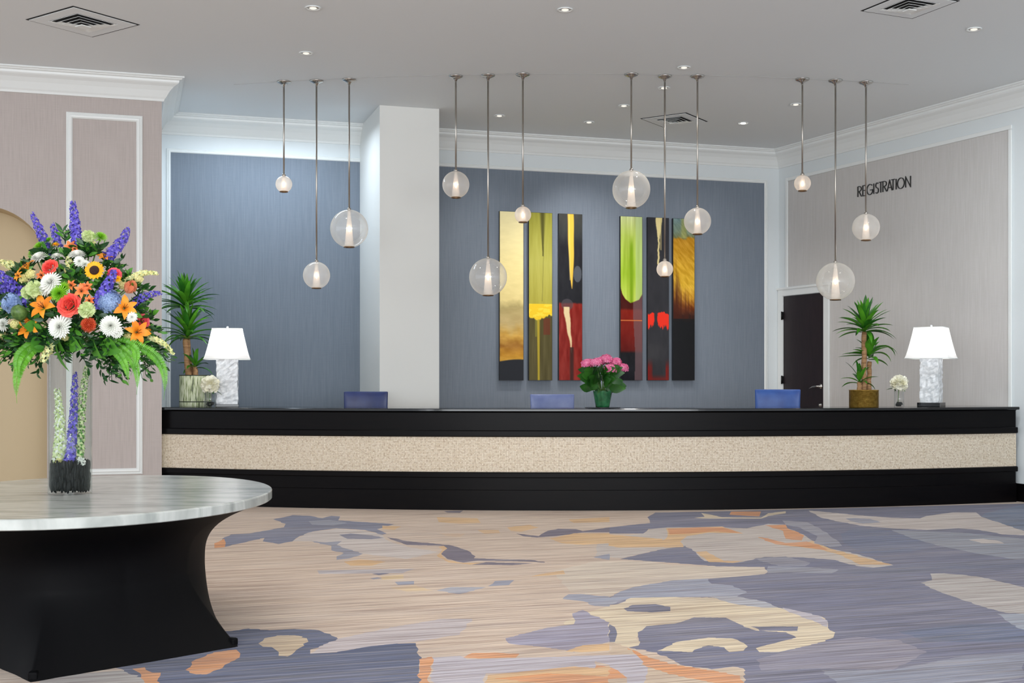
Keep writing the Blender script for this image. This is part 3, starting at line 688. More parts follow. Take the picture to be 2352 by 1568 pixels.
def paint_2(u, w):
    n = fbm(u * 9, w * 6, 3) - .5
    c = grad(w, [(0, (150, 148, 62)), (.3, (176, 172, 84)), (.53, (172, 164, 66))]); c += (n * 24)[..., None]
    c = over(c, (1 - ss(.02, .16 * (1 - w / .26) + .02, abs(u - .58 - .1 * w))) * (w < .26) * .85, (72, 70, 34))
    c = over(c, (1 - ss(.0, .02, abs(u - .62 + .22 * (w - .3)))) * (w > .2) * (w < .53) * .6, (90, 90, 40))
    e = .61 + .03 * fbm(u * 9, w * 0 + 2, 4) + .015 * np.sin(u * 5)
    c = over(c, (w > .545) * 1., (240, 200, 40)); c = over(c, ((w > .545) & (fbm(u * 4, w * 90, 5) > .55)) * .5, (250, 230, 90))
    dk_ = np.zeros(u.shape + (3,)) + np.array((84, 76, 40)); dk_ += ((fbm(u * 14, w * 5, 6) - .5) * 34)[..., None]
    k = ss(e - .004, e + .004, w); c = c * (1 - k[..., None]) + dk_ * k[..., None]
    c = over(c, (w > e) * (1 - ss(.03, .1 * (1.3 - w) + .02, abs(u - .4 - .05 * (w - .6)))), (176, 156, 44))
    c = over(c, (w > e) * (1 - ss(.0, .05, abs(u - .3))) * (w < .74) * .7, (150, 150, 54))
    c = over(c, (w > .63) * (w < .73) * (u > .62) * (u < .92) * .6, (110, 40, 24)); return c
def paint_3(u, w):
    n = fbm(u * 5, w * 14, 7) - .5
    c = grad(w, [(0, (70, 70, 66)), (.1, (60, 62, 60)), (.2, (38, 38, 42)), (.52, (34, 34, 38))]); c += (n * 16)[..., None]
    cx = .5 + .06 * w * 2; hw = .13 * (1 - (w / .46) ** 3)
    c = over(c, (w < .45) * (1 - ss(hw - .02, hw + .02, abs(u - cx - .006 * np.sin(w * 30)))), (236, 190, 74)); c = over(c, (w < .4) * (1 - ss(0, .04, abs(u - cx + .07))) * .5, (246, 222, 150))
    c = over(c, (1 - ss(.9, 1.05, ((u - .8) / .18) ** 2 + ((w - .36) / .05) ** 2)) * .6, (110, 116, 124))
    rd = np.zeros(u.shape + (3,)) + np.array((132, 36, 28)); rd += ((fbm(u * 8, w * 12, 8) - .5) * 46)[..., None]
    k = ss(.535, .55, w + .01 * fbm(u * 6, w, 9)); c = c * (1 - k[..., None]) + rd * k[..., None]
    c = over(c, (1 - ss(.85, 1.1, ((u - .35) / .26) ** 2 + ((w - .545) / .035) ** 2)) * .6, (88, 82, 86))
    cx = .3 + .9 * (w - .55); hw = .13 * np.clip((.84 - w) / .24, 0, 1) ** .8
    c = over(c, (w > .56) * (w < .84) * (1 - ss(hw - .03, hw + .02, abs(u - cx - .012 * np.sin(w * 60) - .03 * (fbm(u * 0, w * 40, 19) - .5)))), (226, 204, 156))
    c = over(c, (w > .8) * (1 - ss(.04, .12, abs(u - .55))) * .8, (50, 32, 28)); return c
def paint_4(u, w):
    n = fbm(u * 12, w * 4, 10) - .5
    c = grad(w, [(0, (196, 206, 142)), (.12, (170, 190, 84)), (.35, (150, 182, 46)), (.5, (172, 192, 70))]); c += (n * 60)[..., None]
    c = over(c, (1 - ss(.02, .12, abs(u - .5))) * ss(.1, .2, w) * .8, (112, 152, 16)); c = over(c, (u > .7) * .6, (176, 198, 140))
    e = np.interp(u, [0, .08, .22, .45, .6, .85, 1], [.435, .475, .505, .528, .522, .508, .475])
    dk_ = grad(w, [(.4, (72, 20, 14)), (.56, (70, 20, 14)), (.575, (128, 32, 18)), (.72, (112, 24, 16)), (.82, (92, 22, 16)), (.835, (24, 24, 28)), (1, (22, 22, 28))])
    dk_ += ((fbm(u * 5, w * 16, 11) - .5) * 20)[..., None]; k = ss(e - .004, e + .004, w); c = c * (1 - k[..., None]) + dk_ * k[..., None]
    c = over(c, (w > e) * (u > .62 + .05 * np.sin(w * 9)) * .72, (112, 88, 92)); c = over(c, (abs(w - .635) < .0025) * .8, (220, 130, 70)); return c
def paint_5(u, w):
    n = fbm(u * 5, w * 12, 12) - .5
    c = np.zeros(u.shape + (3,)) + np.array((50, 50, 54)); c += (n * 12)[..., None]
    hw = .15 * np.clip((.17 - w) / .15, .22, 1); c = over(c, (w < .3) * (1 - ss(hw - .02, hw + .03, abs(u - .52 + .1 * (w - .1) + .01 * np.sin(w * 70) + .05 * (fbm(u * 0, w * 50, 20) - .5)))), (226, 210, 148))
    c = over(c, (w < .2) * (1 - ss(.01, .03, abs(u - .62))) * .8, (206, 190, 130))
    tp = .57 + .03 * fbm(u * 8, w * 0, 13); bt = .645 + .05 * fbm(u * 24, w * 0, 14); gap = ss(.0, .03, abs(u - .38) - .03 - .05 * ((w - .615) / .045) ** 2 - .05 * fbm(u * 3, w * 120, 31))
    c = over(c, ss(tp, tp + .004, w) * (1 - ss(bt, bt + .01, w)) * gap, (232, 52, 34))
    c = over(c, (w > .86) * ((u < .22) | (u > .86)) * ss(.86, .94, w) * (.4 + fbm(u * 16, w * 6, 15)) , (124, 30, 26)); c = over(c, ss(.96, 1, w) * .8, (120, 34, 30)); return c
def paint_6(u, w):
    n = fbm(u * 4, w * 26, 16) - .5
    c = grad(w + n * .03, [(0, (104, 128, 128)), (.08, (118, 136, 118)), (.11, (120, 126, 90)), (.125, (182, 130, 30)), (.3, (204, 156, 40)), (.42, (222, 178, 56)), (.5, (200, 146, 46)), (.56, (120, 60, 24)), (.6, (44, 28, 24)), (.64, (26, 26, 28)), (1, (28, 28, 30))])
    c = over(c, (w < .12) * (1 - ss(.06, .2, abs(u - .5))) * .6, (170, 170, 90)); c += ((fbm(u * 3 + w * 8, w * 60 - u * 9, 17) - .5) * 60)[..., None] * (w < .6)[..., None]
    c = over(c, ss(.3, .62, w - .25 * u + .3 * fbm(u * 14, w * 8, 18) - .08) * (w < .62) * .9, (70, 30, 18)); return c
pm = mat('glossy_lacquered_paint', (128, 128, 128), .12, spec=.14)
pa = nn(pm, 'ShaderNodeAttribute', attribute_name='paint'); lk(pm, pa.outputs['Color'], bsdf(pm).inputs['Base Color'])
arts = [(1148, 1202, paint_1, 'tall narrow painting, cream and gold fading to a black foot, leftmost'), (1215, 1268, paint_2, 'tall narrow olive painting with a bright yellow band in the middle'),
        (1284, 1337, paint_3, 'tall narrow black over red painting with a yellow streak on top'), (1425.5, 1475, paint_4, 'tall narrow painting, bright green over dark red'),
        (1488, 1536, paint_5, 'tall narrow charcoal painting with a bright red splash across'), (1546.5, 1595, paint_6, 'tall narrow golden painting with black lower half, rightmost')]
zs = [back.uz(x, y, .06) for x, y in ((1150, 484.5), (1216, 487), (1284, 490.5), (1426, 497), (1489, 499), (1547, 502))]
zst = sum(z for _, z in zs) / 6; zsb = sum(back.uz(x, y, .06)[1] for x, y in ((1150, 873), (1268, 874), (1475, 873), (1595, 871))) / 4
for xa, xb, fn, lab in arts:
    ua, ub = back.uz(xa, 700, .06)[0], back.uz(xb, 700, .06)[0]; wd = ub - ua; hh = zst - zsb
    t = thing('wall_painting', lab, 'painting', back.p + back.t * ((ua + ub) / 2) + Vector((0, 0, zsb)), YAW, 'six tall narrow abstract paintings on the blue wall')
    NU, NW = 44, 330
    uu, ww = np.meshgrid(np.linspace(0, 1, NU + 1), np.linspace(0, 1, NW + 1))
    colr = np.clip(fn(uu, ww), 0, 255) / 255; linc = np.where(colr <= .04045, colr / 12.92, ((colr + .055) / 1.055) ** 2.4)
    vs_ = [((u - .5) * wd, -.0612, (1 - w) * hh) for u, w in zip(uu.ravel(), ww.ravel())]
    mb = MB(); k = NU + 1
    mb.add(vs_, [(j * k + i, (j + 1) * k + i, (j + 1) * k + i + 1, j * k + i + 1) for j in range(NW) for i in range(NU)])
    o = mb.build('painted_face', pm, t); at2 = o.data.color_attributes.new('paint', 'FLOAT_COLOR', 'POINT')
    at2.data.foreach_set('color', np.concatenate([linc.reshape(-1, 3), np.ones((vs_.__len__(), 1))], 1).astype(np.float32).ravel())
    mb = MB(); mb.box(-wd / 2 - .003, wd / 2 + .003, -.061, -.018, -.003, hh + .003); mb.build('panel_board', blackm, t)
    mb = MB(); mb.box(-wd * .3, wd * .3, -.018, -.004, hh * .8, hh * .84); mb.box(-wd * .3, wd * .3, -.018, -.004, hh * .2, hh * .24); mb.build('wall_batten', blackm, t)

# ------------------------------------------------------------ REGISTRATION letters
lx0 = right.uz(1972, 440)[0]; lx1 = right.uz(2093, 415)[0]
lz0 = (right.uz(1973, 453)[1] + right.uz(2092, 428)[1]) / 2; lz1 = (right.uz(1973, 430)[1] + right.uz(2092, 403)[1]) / 2
LH = lz1 - lz0
def ar(cx, cy, rx, ry, a, b, n=14): return [(cx + rx * math.cos(math.radians(a + (b - a) * i / n)), cy + ry * math.sin(math.radians(a + (b - a) * i / n))) for i in range(n + 1)]
GL = {'R': (.5, [[(0, 0), (0, 1)], [(0, 1)] + ar(.2, .76, .26, .24, 90, -90) + [(0, .52)], [(.16, .52), (.48, 0)]]),
      'E': (.38, [[(.36, 0), (0, 0), (0, 1), (.36, 1)], [(0, .52), (.32, .52)]]),
      'G': (.74, [ar(.4, .5, .4, .5, 48, 330, 26), [(.42, .44), (.77, .44), (.75, .2)]]),
      'I': (.0, [[(0, 0), (0, 1)]]),
      'S': (.42, [ar(.23, .76, .17, .24, 40, 250, 14) + ar(.21, .26, .19, .26, 75, -140, 14)]),
      'T': (.44, [[(.22, 0), (.22, 1)], [(0, 1), (.44, 1)]]),
      'A': (.62, [[(0, 0), (.31, 1), (.62, 0)], [(.1, .3), (.52, .3)]]),
      'O': (.84, [ar(.42, .5, .42, .5, 0, 360, 32)]),
      'N': (.6, [[(0, 0), (0, 1), (.6, 0), (.6, 1)]])}
word = 'REGISTRATION'; gaps = {('T', 'R'): .06, ('S', 'T'): .06, ('I', 'S'): .2, ('A', 'T'): -.1, ('R', 'A'): .06}
tot = sum(GL[c][0] for c in word) + sum(gaps.get((a, b), .17) for a, b in zip(word, word[1:]))
sxs = (lx1 - lx0) / tot
sg = thing('wall_lettering', 'black raised letters spelling REGISTRATION on the grey right wall', 'sign', right.p + right.t * lx0 + Vector((0, 0, lz0)), right.a)
letm = mat('dark_letter_metal', (52, 52, 52), .3, metal=.3)
cur = 0
for i, ch in enumerate(word):
    mb = MB(); sw = LH * .034
    for st in GL[ch][1]:
        pts = [Vector(((cur + x) * sxs, z * LH)) for x, z in st]
        nL = []
        for k in range(len(pts)):
            d0 = (pts[k] - pts[k - 1]).normalized() if k else (pts[1] - pts[0]).normalized(); d1 = (pts[k + 1] - pts[k]).normalized() if k < len(pts) - 1 else d0
            n0 = Vector((-d0.y, d0.x)); n1 = Vector((-d1.y, d1.x)); mt = (n0 + n1); mt = mt.normalized() if mt.length > .1 else n0
            nL.append(mt / max(.45, mt.dot(n0)) * sw)
        Lp = [p + q for p, q in zip(pts, nL)]; Rp = [p - q for p, q in zip(pts, nL)]
        n_ = len(pts); vs_ = [(p.x, y, p.y) for y in (-.018, -.004) for p in Lp + Rp]
        fs_ = []
        for k in range(n_ - 1):
            a, b, c_, d_ = k, k + 1, n_ + k + 1, n_ + k
            fs_ += [(a, b, c_, d_), tuple(2 * n_ + q for q in (d_, c_, b, a)), (a, 2 * n_ + a, 2 * n_ + b, b), (d_, c_, 2 * n_ + c_, 2 * n_ + d_)]
        fs_ += [(0, n_, 3 * n_, 2 * n_), (n_ - 1, 3 * n_ - 1, 4 * n_ - 1, 2 * n_ - 1)]
        mb.add(vs_, fs_)
    mb.build('letter_' + ch.lower(), letm, sg)
    cur += GL[ch][0] + (gaps.get((ch, word[i + 1]), .17) if i < len(word) - 1 else 0)

# ------------------------------------------------------------ table lamps
shade_m = translucent_mat('lamp_linen', (250, 250, 250), .62)
b_ = bsdf(shade_m); b_.inputs['Emission Color'].default_value = (*lin((250, 250, 255)), 1); b_.inputs['Emission Strength'].default_value = .05
rock_m = noise_mat('white_rock_crystal', (236, 238, 240), (206, 210, 214), nscale=26, rough=.22, bump=.5, spec=.6)
b_ = bsdf(rock_m); b_.inputs['Subsurface Weight'].default_value = .0
def rock_base(w, h, seed):
    mb = MB(); rr_ = random.Random(seed); nu, nz = 7, 20; ring = []
    per = []
    for s in range(4):
        for k in range(nu):
            f = k / nu * 2 - 1
            per.append([(f, -1), (1, f), (-f, 1), (-1, -f)][s])
    vs = []
    for j in range(nz + 1):
        for (x, y) in per:
            edge = 1 if 0 < j < nz else 0
            k = 1 + edge * rr_.uniform(-.05, .07); z = j / nz * h + edge * rr_.uniform(-.3, .3) * h / nz
            vs.append((x * w / 2 * k, y * w / 2 * k, z))
    n_ = len(per)
    fs = [(j * n_ + i, j * n_ + (i + 1) % n_, (j + 1) * n_ + (i + 1) % n_, (j + 1) * n_ + i) for j in range(nz) for i in range(n_)]
    fs += [tuple(range(n_))[::-1], tuple(nz * n_ + i for i in range(n_))]
    mb.add(vs, fs); return mb
def lamp(px, inset, rot, k, lab, seed, y_top, y_shade, y_base, w_bot, w_top, w_base, w_pl):
    p = on_desk(px, inset); s = p.y / F
    t = thing('table_lamp', lab, 'table lamp', p, rot, 'white table lamps at the ends of the desk')
    eff = k
    zb = EYE + (HY - y_base) * s - CT; z1 = EYE + (HY - y_shade) * s - CT; z2 = EYE + (HY - y_top) * s - CT; zb = max(zb, .03)
    mb = MB(); q = w_pl * s * eff / 2; mb.box(-q, q, -q, q, 0, zb); mb.build('plinth', black_gloss, t, bevel=.003)
    o = rock_base(w_base * s * eff, z1 - zb + .03, seed).build('lamp_base', rock_m, t, loc=(0, 0, zb)); o['label'] = 'chiselled white stone block'
    q0, q1 = w_bot * s * eff / 2, w_top * s * eff / 2
    mb = MB(); n_ = 10
    def ringpts(h, z, notch):
        return [(x * h, y * h, z) for x, y in ((-1 + notch, -1), (1 - notch, -1), (1, -1 + notch), (1, 1 - notch), (1 - notch, 1), (-1 + notch, 1), (-1, 1 - notch), (-1, -1 + notch))]
    vs = []
    for j in range(n_ + 1):
        f = j / n_; h = q0 + (q1 - q0) * (f ** .8); vs += ringpts(h, z1 + (z2 - z1) * f, .035)
    mb.add(vs, [(j * 8 + i, j * 8 + (i + 1) % 8, (j + 1) * 8 + (i + 1) % 8, (j + 1) * 8 + i) for j in range(n_) for i in range(8)])
    sh = mb.build('lamp_shade', shade_m, t)
    for z, h in ((z1, q0), (z2, q1)):
        mb = MB(); r = ringpts(h * 1.004, z, .035); mb.tube([Vector(v) for v in r + [r[0]]], .004, 6); mb.build('shade_trim', trimp, t)
    mb = MB(); mb.tube([(0, 0, z1), (0, 0, z2 + .01)], .006, 8); mb.tube([(-q1, 0, z2 - .005), (q1, 0, z2 - .005)], .003, 6); mb.tube([(0, -q1, z2 - .005), (0, q1, z2 - .005)], .003, 6); mb.build('harp', nickel, t)
    mb = MB(); mb.sphere((0, 0, z2 + .018), .014, 12, 8); mb.build('finial', rock_m, t)
    mb = MB(); mb.sphere((0, 0, (z1 + z2) / 2 - .02), .032, 14, 10); mb.build('bulb', emit_mat('lamp_bulb', (255, 250, 245), 3), t)
    ld = bpy.data.lights.new('lamp_light', 'POINT'); ld.energy = 5; ld.shadow_soft_size = .05; ld.color = (1, .96, .92)
    lo = bpy.data.objects.new('lamp_light', ld); COL.objects.link(lo); lo.parent = t; lo.location = (0, 0, (z1 + z2) / 2 + .03)
    return t
lamp(522.5, .34, math.radians(11), .93, 'white lit table lamp with chiselled stone base beside the left potted plant', 5, 755, 825, 927.5, 111, 72, 50, 56)
lamp(2139, .36, math.radians(-32) , .76, 'white lit table lamp on black plinth at the right end of the desk', 9, 752, 823, 924, 128, 84, 53, 68)

# ------------------------------------------------------------ dracaena plants
drac = leaf_mat('dracaena_leaf', (46, 118, 28), (96, 168, 44), nscale=5, tr=.2, rough=.32)
drac_d = leaf_mat('dracaena_leaf_dark', (26, 82, 26), (56, 126, 36), nscale=5, tr=.15, rough=.32)
bark = noise_mat('tan_bark', (176, 138, 98), (138, 100, 66), scale=(1, 1, 6), nscale=9, rough=.8, bump=.4)
soil = noise_mat('soil', (38, 28, 20), (60, 44, 30), nscale=60, rough=.95, bump=.5)
def strap_leaf(mb, p0, az, L, W, e0, e1, mi=0, n=9, tw=0, pw=1.3):
    x, z = 0.0, 0.0; vs = []; fs = []
    for i in range(n + 1):
        t = i / n
        if i: e = e0 + (e1 - e0) * ((t - .5 / n) ** pw); x += L / n * math.cos(e); z += L / n * math.sin(e)
        w = W * .5 * (min(1, .35 + t * 2.2) if t < .35 else max(.02, math.cos((t - .35) / .65 * PI / 2) ** .75)); a = az + tw * t
        sx, sy = -math.sin(az + tw * t), math.cos(az + tw * t); cx, cy = math.cos(az) * x, math.sin(az) * x
        up = w * .45
        vs += [(p0[0] + cx - sx * w, p0[1] + cy - sy * w, p0[2] + z + up), (p0[0] + cx, p0[1] + cy, p0[2] + z), (p0[0] + cx + sx * w, p0[1] + cy + sy * w, p0[2] + z + up)]
    for i in range(n):
        a = i * 3; fs += [(a, a + 3, a + 4, a + 1), (a + 1, a + 4, a + 5, a + 2)]
    mb.add(vs, fs, mi, True)
def crown(t, p, hgt, spread, nl, seed, W=.05, droop=1.0, name='leaf_crown', ext=None):
    rr_ = random.Random(seed); mb = MB()
    for i in range(nl):
        f = i / (nl - 1); az = i * 2.399 + rr_.uniform(-.25, .25)
        e0 = math.radians(8 + 78 * f ** 1.1 + rr_.uniform(-7, 7)); e1 = e0 - math.radians(rr_.uniform(40, 75) * droop * (1.25 - f))
        L = spread * (.88 + .2 * rr_.random()) * (1.0 if f < .7 else .88)
        strap_leaf(mb, (p[0] + rr_.uniform(-.008, .008), p[1] + rr_.uniform(-.008, .008), p[2] + hgt * f), az, L, W * rr_.uniform(.85, 1.15), e0, e1, i % 3 == 0, tw=rr_.uniform(-.2, .2))
    for az, L, e0, e1, W2 in ext or []: strap_leaf(mb, (p[0], p[1], p[2] + hgt * .4), az, L, W2, e0, e1, 0)
    return mb.build(name, [drac, drac_d], t)
def trunk(t, a, b, r0, r1, name='trunk'):
    mb = MB(); n_ = 10; a = Vector(a); b = Vector(b)
    mb.tube([a.lerp(b, i / n_) + Vector((math.sin(i * 1.3) * .003, math.cos(i * 1.7) * .003, 0)) for i in range(n_ + 1)], [r0 + (r1 - r0) * i / n_ + (.0025 if i % 2 else 0) for i in range(n_ + 1)], 14); return mb.build(name, bark, t)
# left plant
p = on_desk(449, .47); s = p.y / F
def lz(y, s): return EYE + (HY - y) * s - CT
tl = thing('potted_dracaena', 'tall dracaena plant in a pale green ribbed pot at the left end of the desk', 'potted plant', p)
potm = mat('bamboo_glaze', (190, 200, 160), .45)
tc = nn(potm, 'ShaderNodeTexCoord'); mp = nn(potm, 'ShaderNodeMapping'); mp.inputs['Scale'].default_value = (60, 60, 9); ns = nn(potm, 'ShaderNodeTexNoise'); ns.inputs['Scale'].default_value = 1; ns.inputs['Detail'].default_value = 2
lk(potm, tc.outputs['Object'], mp.inputs[0]); lk(potm, mp.outputs[0], ns.inputs['Vector'])
rp = ramp(potm, [(.34, (84, 92, 66)), (.42, (160, 172, 124)), (.55, (206, 212, 180)), (.7, (226, 228, 206))]); lk(potm, ns.outputs['Fac'], rp.inputs[0]); lk(potm, rp.outputs[0], bsdf(potm).inputs['Base Color'])
R0 = 36 * s; H0 = lz(861, s)
mb = MB(); pr = [(R0 * .97, 0), (R0, .004), (R0, .05), (R0, H0 - .01), (R0 * .98, H0), (R0 * .93, H0), (R0 * .93, H0 - .05)]
mb.lathe(pr, 48, cap=False); mb.lathe([(R0 * .97, 0), (0.001, 0)], 48, cap=False); mb.build('pot', potm, tl)
for zz in (.055, H0 - .004):
    mb = MB(); mb.lathe([(R0 + .001, zz - .005), (R0 + .004, zz - .005), (R0 + .004, zz + .005), (R0 + .001, zz + .005)], 48, cap=False); mb.build('pot_band', mat('dark_band', (40, 48, 32), .5), tl)
mb = MB(); mb.lathe([(.001, H0 - .03), (R0 * .93, H0 - .035)], 32, cap=False); mb.build('soil', soil, tl)
def L_(px, y, dy=0): return ((px - 449) * s, dy, lz(y, s))
trunk(tl, L_(433, 868), L_(426, 778), .034, .030); trunk(tl, L_(449, 868, .02), L_(447, 842, .02), .03, .027); trunk(tl, L_(436, 868, .06), L_(424, 718, .05), .024, .02)
crown(tl, L_(424, 710, .05), .10, .40, 54, 11, .058, .8); crown(tl, L_(430, 780), .13, .38, 50, 12, .058, .85); crown(tl, L_(447, 846, .02), .04, .24, 13, 13, .06, .9)
# right plant
p = on_desk(1984, .30); s = p.y / F
tr_ = thing('potted_dracaena', 'dracaena plant with bare stems in a round gold pot near the right lamp', 'potted plant', p)
gold = noise_mat('hammered_gold', (176, 142, 66), (150, 116, 48), nscale=28, rough=.38, bump=.6, metal=.7)
R0 = 33 * s; H0 = lz(895, s)
mb = MB(); mb.lathe([(.001, 0), (R0 * .98, 0), (R0, .005), (R0, H0 - .008), (R0 + .004, H0 - .004), (R0 + .002, H0), (R0 * .94, H0), (R0 * .94, H0 - .05)], 48, cap=False); mb.build('pot', gold, tr_)
mb = MB(); mb.lathe([(.001, H0 - .02), (R0 * .94, H0 - .025)], 32, cap=False); mb.build('soil', soil, tr_)
def L_(px, y, dy=0): return ((px - 1984) * s, dy, lz(y, s))
trunk(tr_, L_(1984, 900), L_(1985, 762), .029, .026); trunk(tr_, L_(1997, 900, .03), L_(1999, 830, .03), .026, .024); trunk(tr_, L_(1973, 900, -.02), L_(1973, 878, -.02), .026, .024)
crown(tr_, L_(1986, 764), .10, .35, 46, 21, .06, .7)
crown(tr_, L_(1998, 826, .03), .11, .24, 14, 22, .062, .9, ext=[(.15, .40, 1.0, -1.35, .075), (-.25, .38, .95, -1.2, .07), (.05, .30, .5, -1.3, .07), (3.0, .30, .25, -.2, .07), (3.4, .22, .5, .1, .075), (-1.5, .25, 1.4, .9, .085), (-1.7, .2, 1.2, .2, .08), (2.9, .34, .02, -.1, .06)])
crown(tr_, L_(1973, 882, -.02), .05, .25, 14, 23, .05, .9)

# ------------------------------------------------------------ small flower vases
pet_w = leaf_mat('cream_petal', (255, 254, 244), (252, 248, 222), nscale=14, tr=.12, rough=.6)
leafg = leaf_mat('leaf_green', (34, 84, 30), (66, 122, 44), nscale=8, tr=.15)
stemg = mat('stem_green', (86, 122, 56), .5)
clear = glass_mat('clear_glass', .02, edge=.25, body_c=(225, 235, 232))
stone_m = mat('black_pebble', (16, 17, 18), .2)
def pompon(mb, M, r, n, W, cup=.25, mi=0, open_=.9, jit=.12, rr_=None, layers=None, L=.55):
    """ball of ruffled petals"""
    rr_ = rr_ or random
    for i in range(n):
        f = (i + .5) / n; th = math.acos(1 - f * (1 + open_)); az = i * 2.39996
        d = Vector((math.sin(th) * math.cos(az), math.sin(th) * math.sin(az), math.cos(th)))
        FM = M @ face_to(d * r * .45, d, rr_.uniform(0, 6))
        FM2 = FM @ Matrix.Rotation(-rr_.uniform(.9, 1.35), 4, 'Y')
        mb.petal(FM2, 0, r * L * rr_.uniform(.85, 1.15), W, rr_.uniform(-.1, .2), rr_.uniform(.3, .9), cup, 3, 0, mi, .65, wave=r * .03, tip=.45)
def bloom_vase(px, inset, lab, vlab, fy, fr, vw, vtop, seed, leafdir):
    p = on_desk(px, inset); s = p.y / F; H = lz(vtop, s); R = vw / 2 * s; rr_ = random.Random(seed)
    t = thing('bud_vase', vlab, 'vase', p, 0)
    mb = MB(); mb.lathe([(.001, 0), (R, 0), (R, H), (R - .004, H), (R - .004, .008), (.001, .008)], 28, cap=False); mb.build('glass_body', clear, t)
    for k in range(9):
        st_ = MB(); a = k * 2.4; q = R * .5 * (k > 0); st_.sphere((0, 0, 0), .0165, 10, 6, 0, (1.15, .9, .6)); o = st_.build('pebble', stone_m, None, loc=p + Vector((q * math.cos(a) * .9, q * math.sin(a) * .9, .019 + .015 * (k // 3)))); o.rotation_euler = (rr_.uniform(-.3, .3), rr_.uniform(-.3, .3), a)
        tag(o, 'smooth black pebble at the bottom of the ' + ('left' if px < 1000 else 'right') + ' bud vase', 'pebble', 'pebbles in the ' + ('left' if px < 1000 else 'right') + ' bud vase')
    f = thing('cut_flower', lab, 'flower', p + Vector((0, 0, .03)), 0)
    zc = lz(fy, s) - .03
    mb = MB(); mb.tube([(-.012, 0, .012), (-.006, 0, H * .6), (.004 * leafdir, 0, zc - fr * s * .5)], .0045, 8); mb.build('stem', stemg, f)
    mb = MB(); M = face_to((0, 0, zc), (0.05, -.35, 1))
    mb.sphere((0, 0, 0), fr * s * .5, 14, 8, 0, M=M)
    pompon(mb, M, fr * s, 130, fr * s * .62, .3, 0, .75, rr_=rr_, L=.6); mb.build('flower_head', pet_w, f)
    for az, L in ((PI if leafdir < 0 else 0, .15), (PI * .6, .09), (-.9, .09)):
        mb = MB(); strap_leaf(mb, (0, 0, zc - fr * s * .75), az, L, .035, .2, -.35 if az == PI else -1.0); mb.build('leaf', leafg, f)
bloom_vase(483, .11, 'round cream white bloom in the small vase beside the left lamp', 'small glass bud vase with dark pebbles in front of the ribbed pot', 884, 21, 26, 899, 3, 1)
bloom_vase(2065, .2, 'round cream white bloom between the gold pot and the right lamp', 'small glass bud vase with dark pebbles left of the right lamp', 880, 19, 22, 897, 4, -1)

# ------------------------------------------------------------ pink hydrangea in green pot
p = on_desk(1384, .16); s = p.y / F
hy = thing('potted_hydrangea', 'pink flowering hydrangea in a dark green pot at the middle of the desk', 'potted plant', p)
def L_(px, y, dy=0): return Vector(((px - 1384) * s, dy, lz(y, s)))
mb = MB(); mb.lathe([(.001, .004), (40 * s, .004), (42 * s, .012), (40 * s, .01), (.001, .01)], 40, cap=False); mb.build('saucer', black_gloss, hy)
foil = noise_mat('green_foil', (20, 72, 40), (46, 110, 70), nscale=12, rough=.25, bump=.7)
mb = MB(); vs = []; n_ = 48; H0 = lz(900, s); fs = []
for j in range(9):
    f = j / 8; r = (15.5 + 6 * f) * s
    for k in range(n_):
        a = 2 * PI * k / n_; rw = r * (1 + .035 * math.sin(a * 11 + f * 2) * (.4 + f)); vs.append((rw * math.cos(a), rw * math.sin(a), .011 + f * H0 + (.006 * math.sin(a * 7) if j == 8 else 0)))
fs = [(j * n_ + k, j * n_ + (k + 1) % n_, (j + 1) * n_ + (k + 1) % n_, (j + 1) * n_ + k) for j in range(8) for k in range(n_)] + [tuple(range(n_))[::-1]]
mb.add(vs, fs, 0, True); mb.build('pot', foil, hy)
mb = MB(); mb.lathe([(.001, H0 - .01), (20 * s, H0 - .01)], 24, cap=False); mb.build('soil', soil, hy)
pink = leaf_mat('pink_petal', (250, 160, 198), (234, 104, 160), nscale=30, tr=.25, rough=.6)
pink_d = mat('deep_pink', (170, 50, 96), .7)
hl = leaf_mat('hydrangea_leaf', (24, 74, 24), (54, 112, 36), nscale=8, tr=.12, rough=.4)
def broad_leaf(mb, p0, d, L, W, roll=0, bend=-.8, mi=0):
    M = face_to(p0, d, roll) @ Matrix.Rotation(-PI / 2, 4, 'Y'); mb.petal(M, 0, L, W, 0, bend, .18, 6, 0, mi, .42, tip=.02)
def floret_ball(mb, c, r, n, fs_, rr_, mi=0, squash=.8, petals=4, half=-.35, size_j=.2):
    for i in range(n):
        f = (i + .5) / n; cz = 1 - f * (1 - half); th = math.acos(max(-1, min(1, cz))); az = i * 2.39996
        d = Vector((math.sin(th) * math.cos(az), math.sin(th) * math.sin(az), math.cos(th)))
        pos = Vector(c) + Vector((d.x * r, d.y * r, d.z * r * squash)) * rr_.uniform(.9, 1.06)
        M = face_to(pos, d + Vector([rr_.uniform(-.3, .3) for _ in range(3)]), rr_.uniform(0, 6)); q = fs_ * rr_.uniform(1 - size_j, 1 + size_j)
        for k in range(petals): mb.petal(M, k * 2 * PI / petals, q, q * .95, .25, -.1, .1, 2, q * .08, mi, .6, tip=.5)
rr_ = random.Random(8)
heads = [(1349, 836, .0, 15), (1369, 834, -.06, 15), (1393, 826, .0, 16), (1415, 832, .02, 14), (1400, 848, -.12, 16), (1430, 846, -.02, 14), (1385, 830, .08, 15), (1357, 834, .08, 12)]
for px, y, dy, r in heads:
    c = L_(px, y, dy)
    mb = MB(); mb.tube([(0, 0, H0 - .02), tuple(Vector((c.x * .5, c.y * .5, (c.z + H0) / 2 - .01))), tuple(c - Vector((0, 0, r * s * .2)))], .005, 6); mb.build('stem', stemg, hy)
    mb = MB(); mb.sphere(c, r * s * .6, 12, 8, 1, (1, 1, .7)); floret_ball(mb, c, r * s * .85, 90, .021, rr_); mb.build('flower_head', [pink, pink_d], hy)
